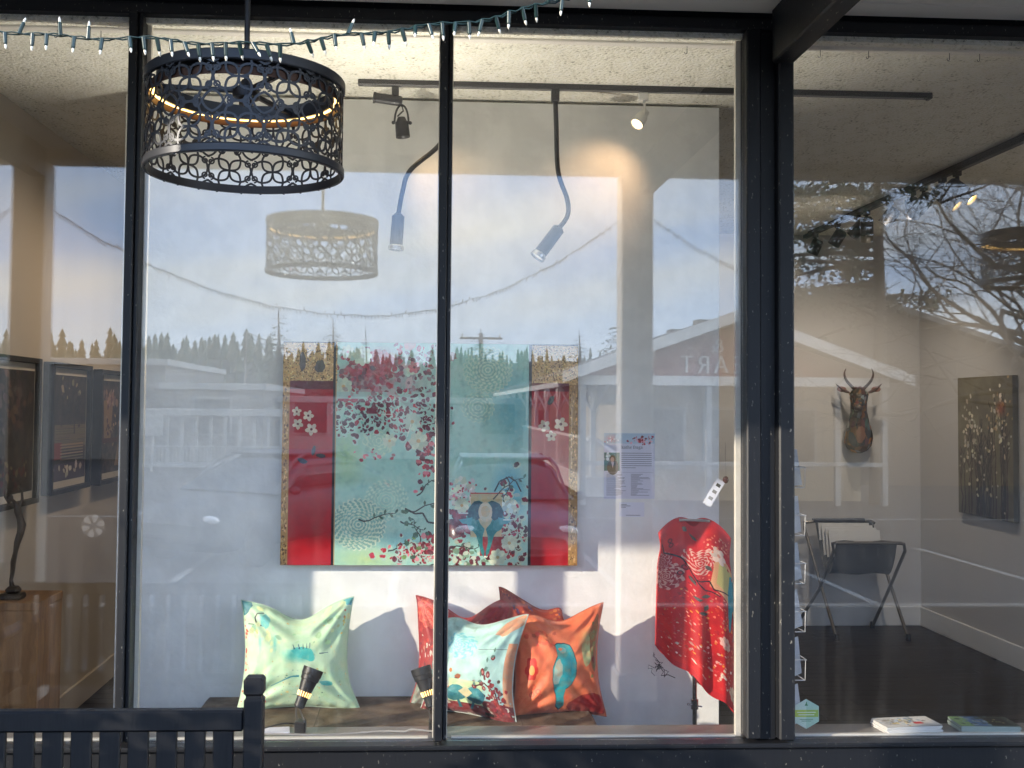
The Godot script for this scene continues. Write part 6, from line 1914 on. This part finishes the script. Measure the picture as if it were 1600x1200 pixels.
	part("stair_rail", MB.new().tube([Vector3(-0.2, 1.42, 0.2), Vector3(0.9, 0.5, -1.2)], 0.05, 6).mesh(white), wp)
	# the red gabled shop
	var gb := thing("gabled_shop", "red gabled shop with white bargeboards and white lettering", "building", Vector3(7.1, -0.5, 20))
	part("gable", MB.new().prism(PackedVector2Array([Vector2(-3.6, 2.95), Vector2(3.6, 2.95), Vector2(0, 4.15)]), 0.0, 0.2).mesh(red), gb)
	part("roof", MB.new().prism(PackedVector2Array([Vector2(-4.0, 2.86), Vector2(0, 4.28), Vector2(4.0, 2.86), Vector2(4.0, 2.98), Vector2(0, 4.42), Vector2(-4.0, 2.98)]), -0.5, 8.0).mesh(shingle), gb)
	for s in [-1.0, 1.0]:
		part("bargeboard", MB.new().prism(PackedVector2Array([Vector2(0, 4.20), Vector2(4.02 * s, 2.76), Vector2(4.02 * s, 3.02), Vector2(0, 4.46)]), -0.58, -0.5).mesh(white), gb)
	part("beam", bx(white, Vector3(0, 2.84, -0.1), Vector3(7.2, 0.22, 0.2), 0.01), gb)
	part("wall", bx(mat(Color(0.30, 0.24, 0.16), 0.8), Vector3(0.6, 1.4, 4.6), Vector3(5.8, 2.8, 6.8)), gb)
	for x in [-3.5, -2.1, -0.6, 1.0, 2.4, 3.5]:
		part("post", bx(pale, Vector3(x, 1.4, -0.1), Vector3(0.13, 2.8, 0.13), 0.01), gb)
	for x in [-1.4, 0.2, 1.8]:
		var w := part("window", bx(pale, Vector3(x, 1.5, 1.17), Vector3(1.2, 1.5, 0.06)), gb)
		part("pane", bx(mat(Color(0.02, 0.022, 0.025), 0.1), Vector3(x, 1.5, 1.14), Vector3(1.06, 1.36, 0.04)), w)
	part("handrail", bx(pale, Vector3(0, 0.95, -0.15), Vector3(7.0, 0.10, 0.10), 0.01), gb)
	letters("EART", 0.55, 0.40, white, gb, Vector3(0.12, 3.22, -0.02))
	letters("&", 0.42, 0.4, white, gb, Vector3(-0.36, 3.66, -0.02))
	var bk := thing("brown_hall", "tall dark gabled hall behind the red shop", "building", Vector3(12.2, -0.75, 26.5))
	part("front", MB.new().prism(PackedVector2Array([Vector2(-7.2, 0), Vector2(7.2, 0), Vector2(7.2, 3.6), Vector2(0, 5.9), Vector2(-7.2, 3.6)]), 0.0, 12.0).mesh(mat(Color(0.07, 0.055, 0.045), 0.9)), bk)
	part("roof", MB.new().prism(PackedVector2Array([Vector2(-7.6, 3.48), Vector2(0, 5.9), Vector2(7.6, 3.48), Vector2(7.6, 3.62), Vector2(0, 6.08), Vector2(-7.6, 3.62)]), -0.5, 12.2).mesh(shingle), bk)
	for q in [[-4.6, 4.6, 0.5], [-3.6, 4.9, 0.9]]:
		part("roof_vent", bx(shingle, Vector3(q[0], q[1], 1.0), Vector3(q[2], 0.5, 0.5), 0.02), bk)
	# bare tree and the big fir before the hall
	var bt := thing("bare_tree", "large leafless tree with spreading twigs on the right", "tree", Vector3(12.0, -0.5, 14.5))
	var m := MB.new()
	var rr := RandomNumberGenerator.new()
	rr.seed = 77
	var tm := MB.new().tube([Vector3(), Vector3(0.05, 1.2, 0), Vector3(-0.05, 2.4, 0.1)], [0.26, 0.2, 0.17], 10).tube([Vector3(-0.05, 2.4, 0.1), Vector3(0.0, 3.6, 0.1), Vector3(0.1, 5.0, 0)], [0.17, 0.12, 0.06], 8)
	part("trunk", tm.mesh(M.bark), bt)
	for k in 13:
		var a := PI + (k - 6) * 0.24 if k % 4 else TAU * k / 20
		branchy(m, Vector3(-0.03, 1.9 + 0.17 * k, 0.05), Vector3(cos(a), rr.randf_range(0.1, 0.75), sin(a)).normalized(), 2.4, 0.08, 5, rr)
	part("branches", m.mesh(M.bark), bt)
	var fir := thing("fir_tree", "big dark fir whose boughs reach towards the corner post", "tree", Vector3(10.7, -0.5, 20.5))
	part("trunk", MB.new().tube([Vector3(), Vector3(0.1, 4, 0), Vector3(0, 10, 0)], [0.2, 0.15, 0.06], 10).mesh(M.bark), fir)
	var bm := MB.new()
	var cm := MB.new()
	for k in 20:
		var y := 4.3 + k * 0.18
		var a := PI + rr.randf_range(-0.55, 0.55) if k % 3 else rr.randf() * TAU
		var L := rr.randf_range(1.6, 3.6) * (1.0 - 0.010 * k)
		var d := Vector3(cos(a), rr.randf_range(-0.14, 0.26), sin(a))
		var pts := []
		for i in 6:
			var t := i / 5.0
			pts.append(Vector3(0, y, 0) + d * L * t + Vector3(0, -0.5 * t * t + 0.25 * t, 0))
		bm.tube(pts, [0.07, 0.06, 0.05, 0.035, 0.02, 0.01], 5)
		for c in 6:
			var t := rr.randf_range(0.08, 1.0)
			var mid: Vector3 = pts[int(t * 4.99)].lerp(pts[int(t * 4.99) + 1], fmod(t * 4.99, 1.0)) + Vector3(rr.randfn() * 0.12, rr.randf_range(-0.22, 0.04), rr.randfn() * 0.15)
			var R := rr.randf_range(0.14, 0.30)
			for q in 46:
				var o2 := Vector3(rr.randfn(), rr.randfn() * 0.75, rr.randfn()) * R * 0.55
				var e := (o2 + Vector3(rr.randfn(), rr.randfn() - 0.4, rr.randfn()) * 0.12).normalized() * rr.randf_range(0.07, 0.15)
				var w := e.cross(Vector3(rr.randfn(), rr.randfn(), rr.randfn())).normalized() * 0.045
				cm.quad(mid + o2 - w, mid + o2 + e * 0.5 - w * 1.3, mid + o2 + e, mid + o2 + e * 0.5 + w * 1.3)
	part("boughs", bm.mesh(M.bark), fir)
	part("crown", cm.mesh(M.needles), fir)
	# parked cars
	var dark := mat(Color(0.03, 0.03, 0.035), 0.2)
	dark.clearcoat_enabled = true
	var silver := mat(Color(0.04, 0.045, 0.05), 0.55, 0.1)
	car("dark car parked nose to the shop, right of the middle", Vector3(1.15, -0.5, 11.2), PI, dark)
	car("dark grey car parked at a slant, left of the middle", Vector3(-2.3, -0.5, 12.2), PI + 0.5, silver)

func letters(word: String, h: float, step: float, m: Material, o: Node3D, at: Vector3) -> void:
	for i in word.length():
		var l := part("letter", lettering(word[i], h, 0.03, m), o, at - Vector3(step * i, 0, 0))
		l.rotation.y = PI

func bench_sign(white: Material) -> Node3D:
	var o := Node3D.new()
	o.name = numbered("notice_board")
	add_child(o)
	o.position = Vector3(-8.9, -0.5, 31.0)
	part("board", bx(white, Vector3(0, 1.5, 0), Vector3(0.7, 0.7, 0.05), 0.01), o)
	part("post", bx(white, Vector3(0, 0.6, 0.03), Vector3(0.08, 1.3, 0.06), 0.01), o)
	return o
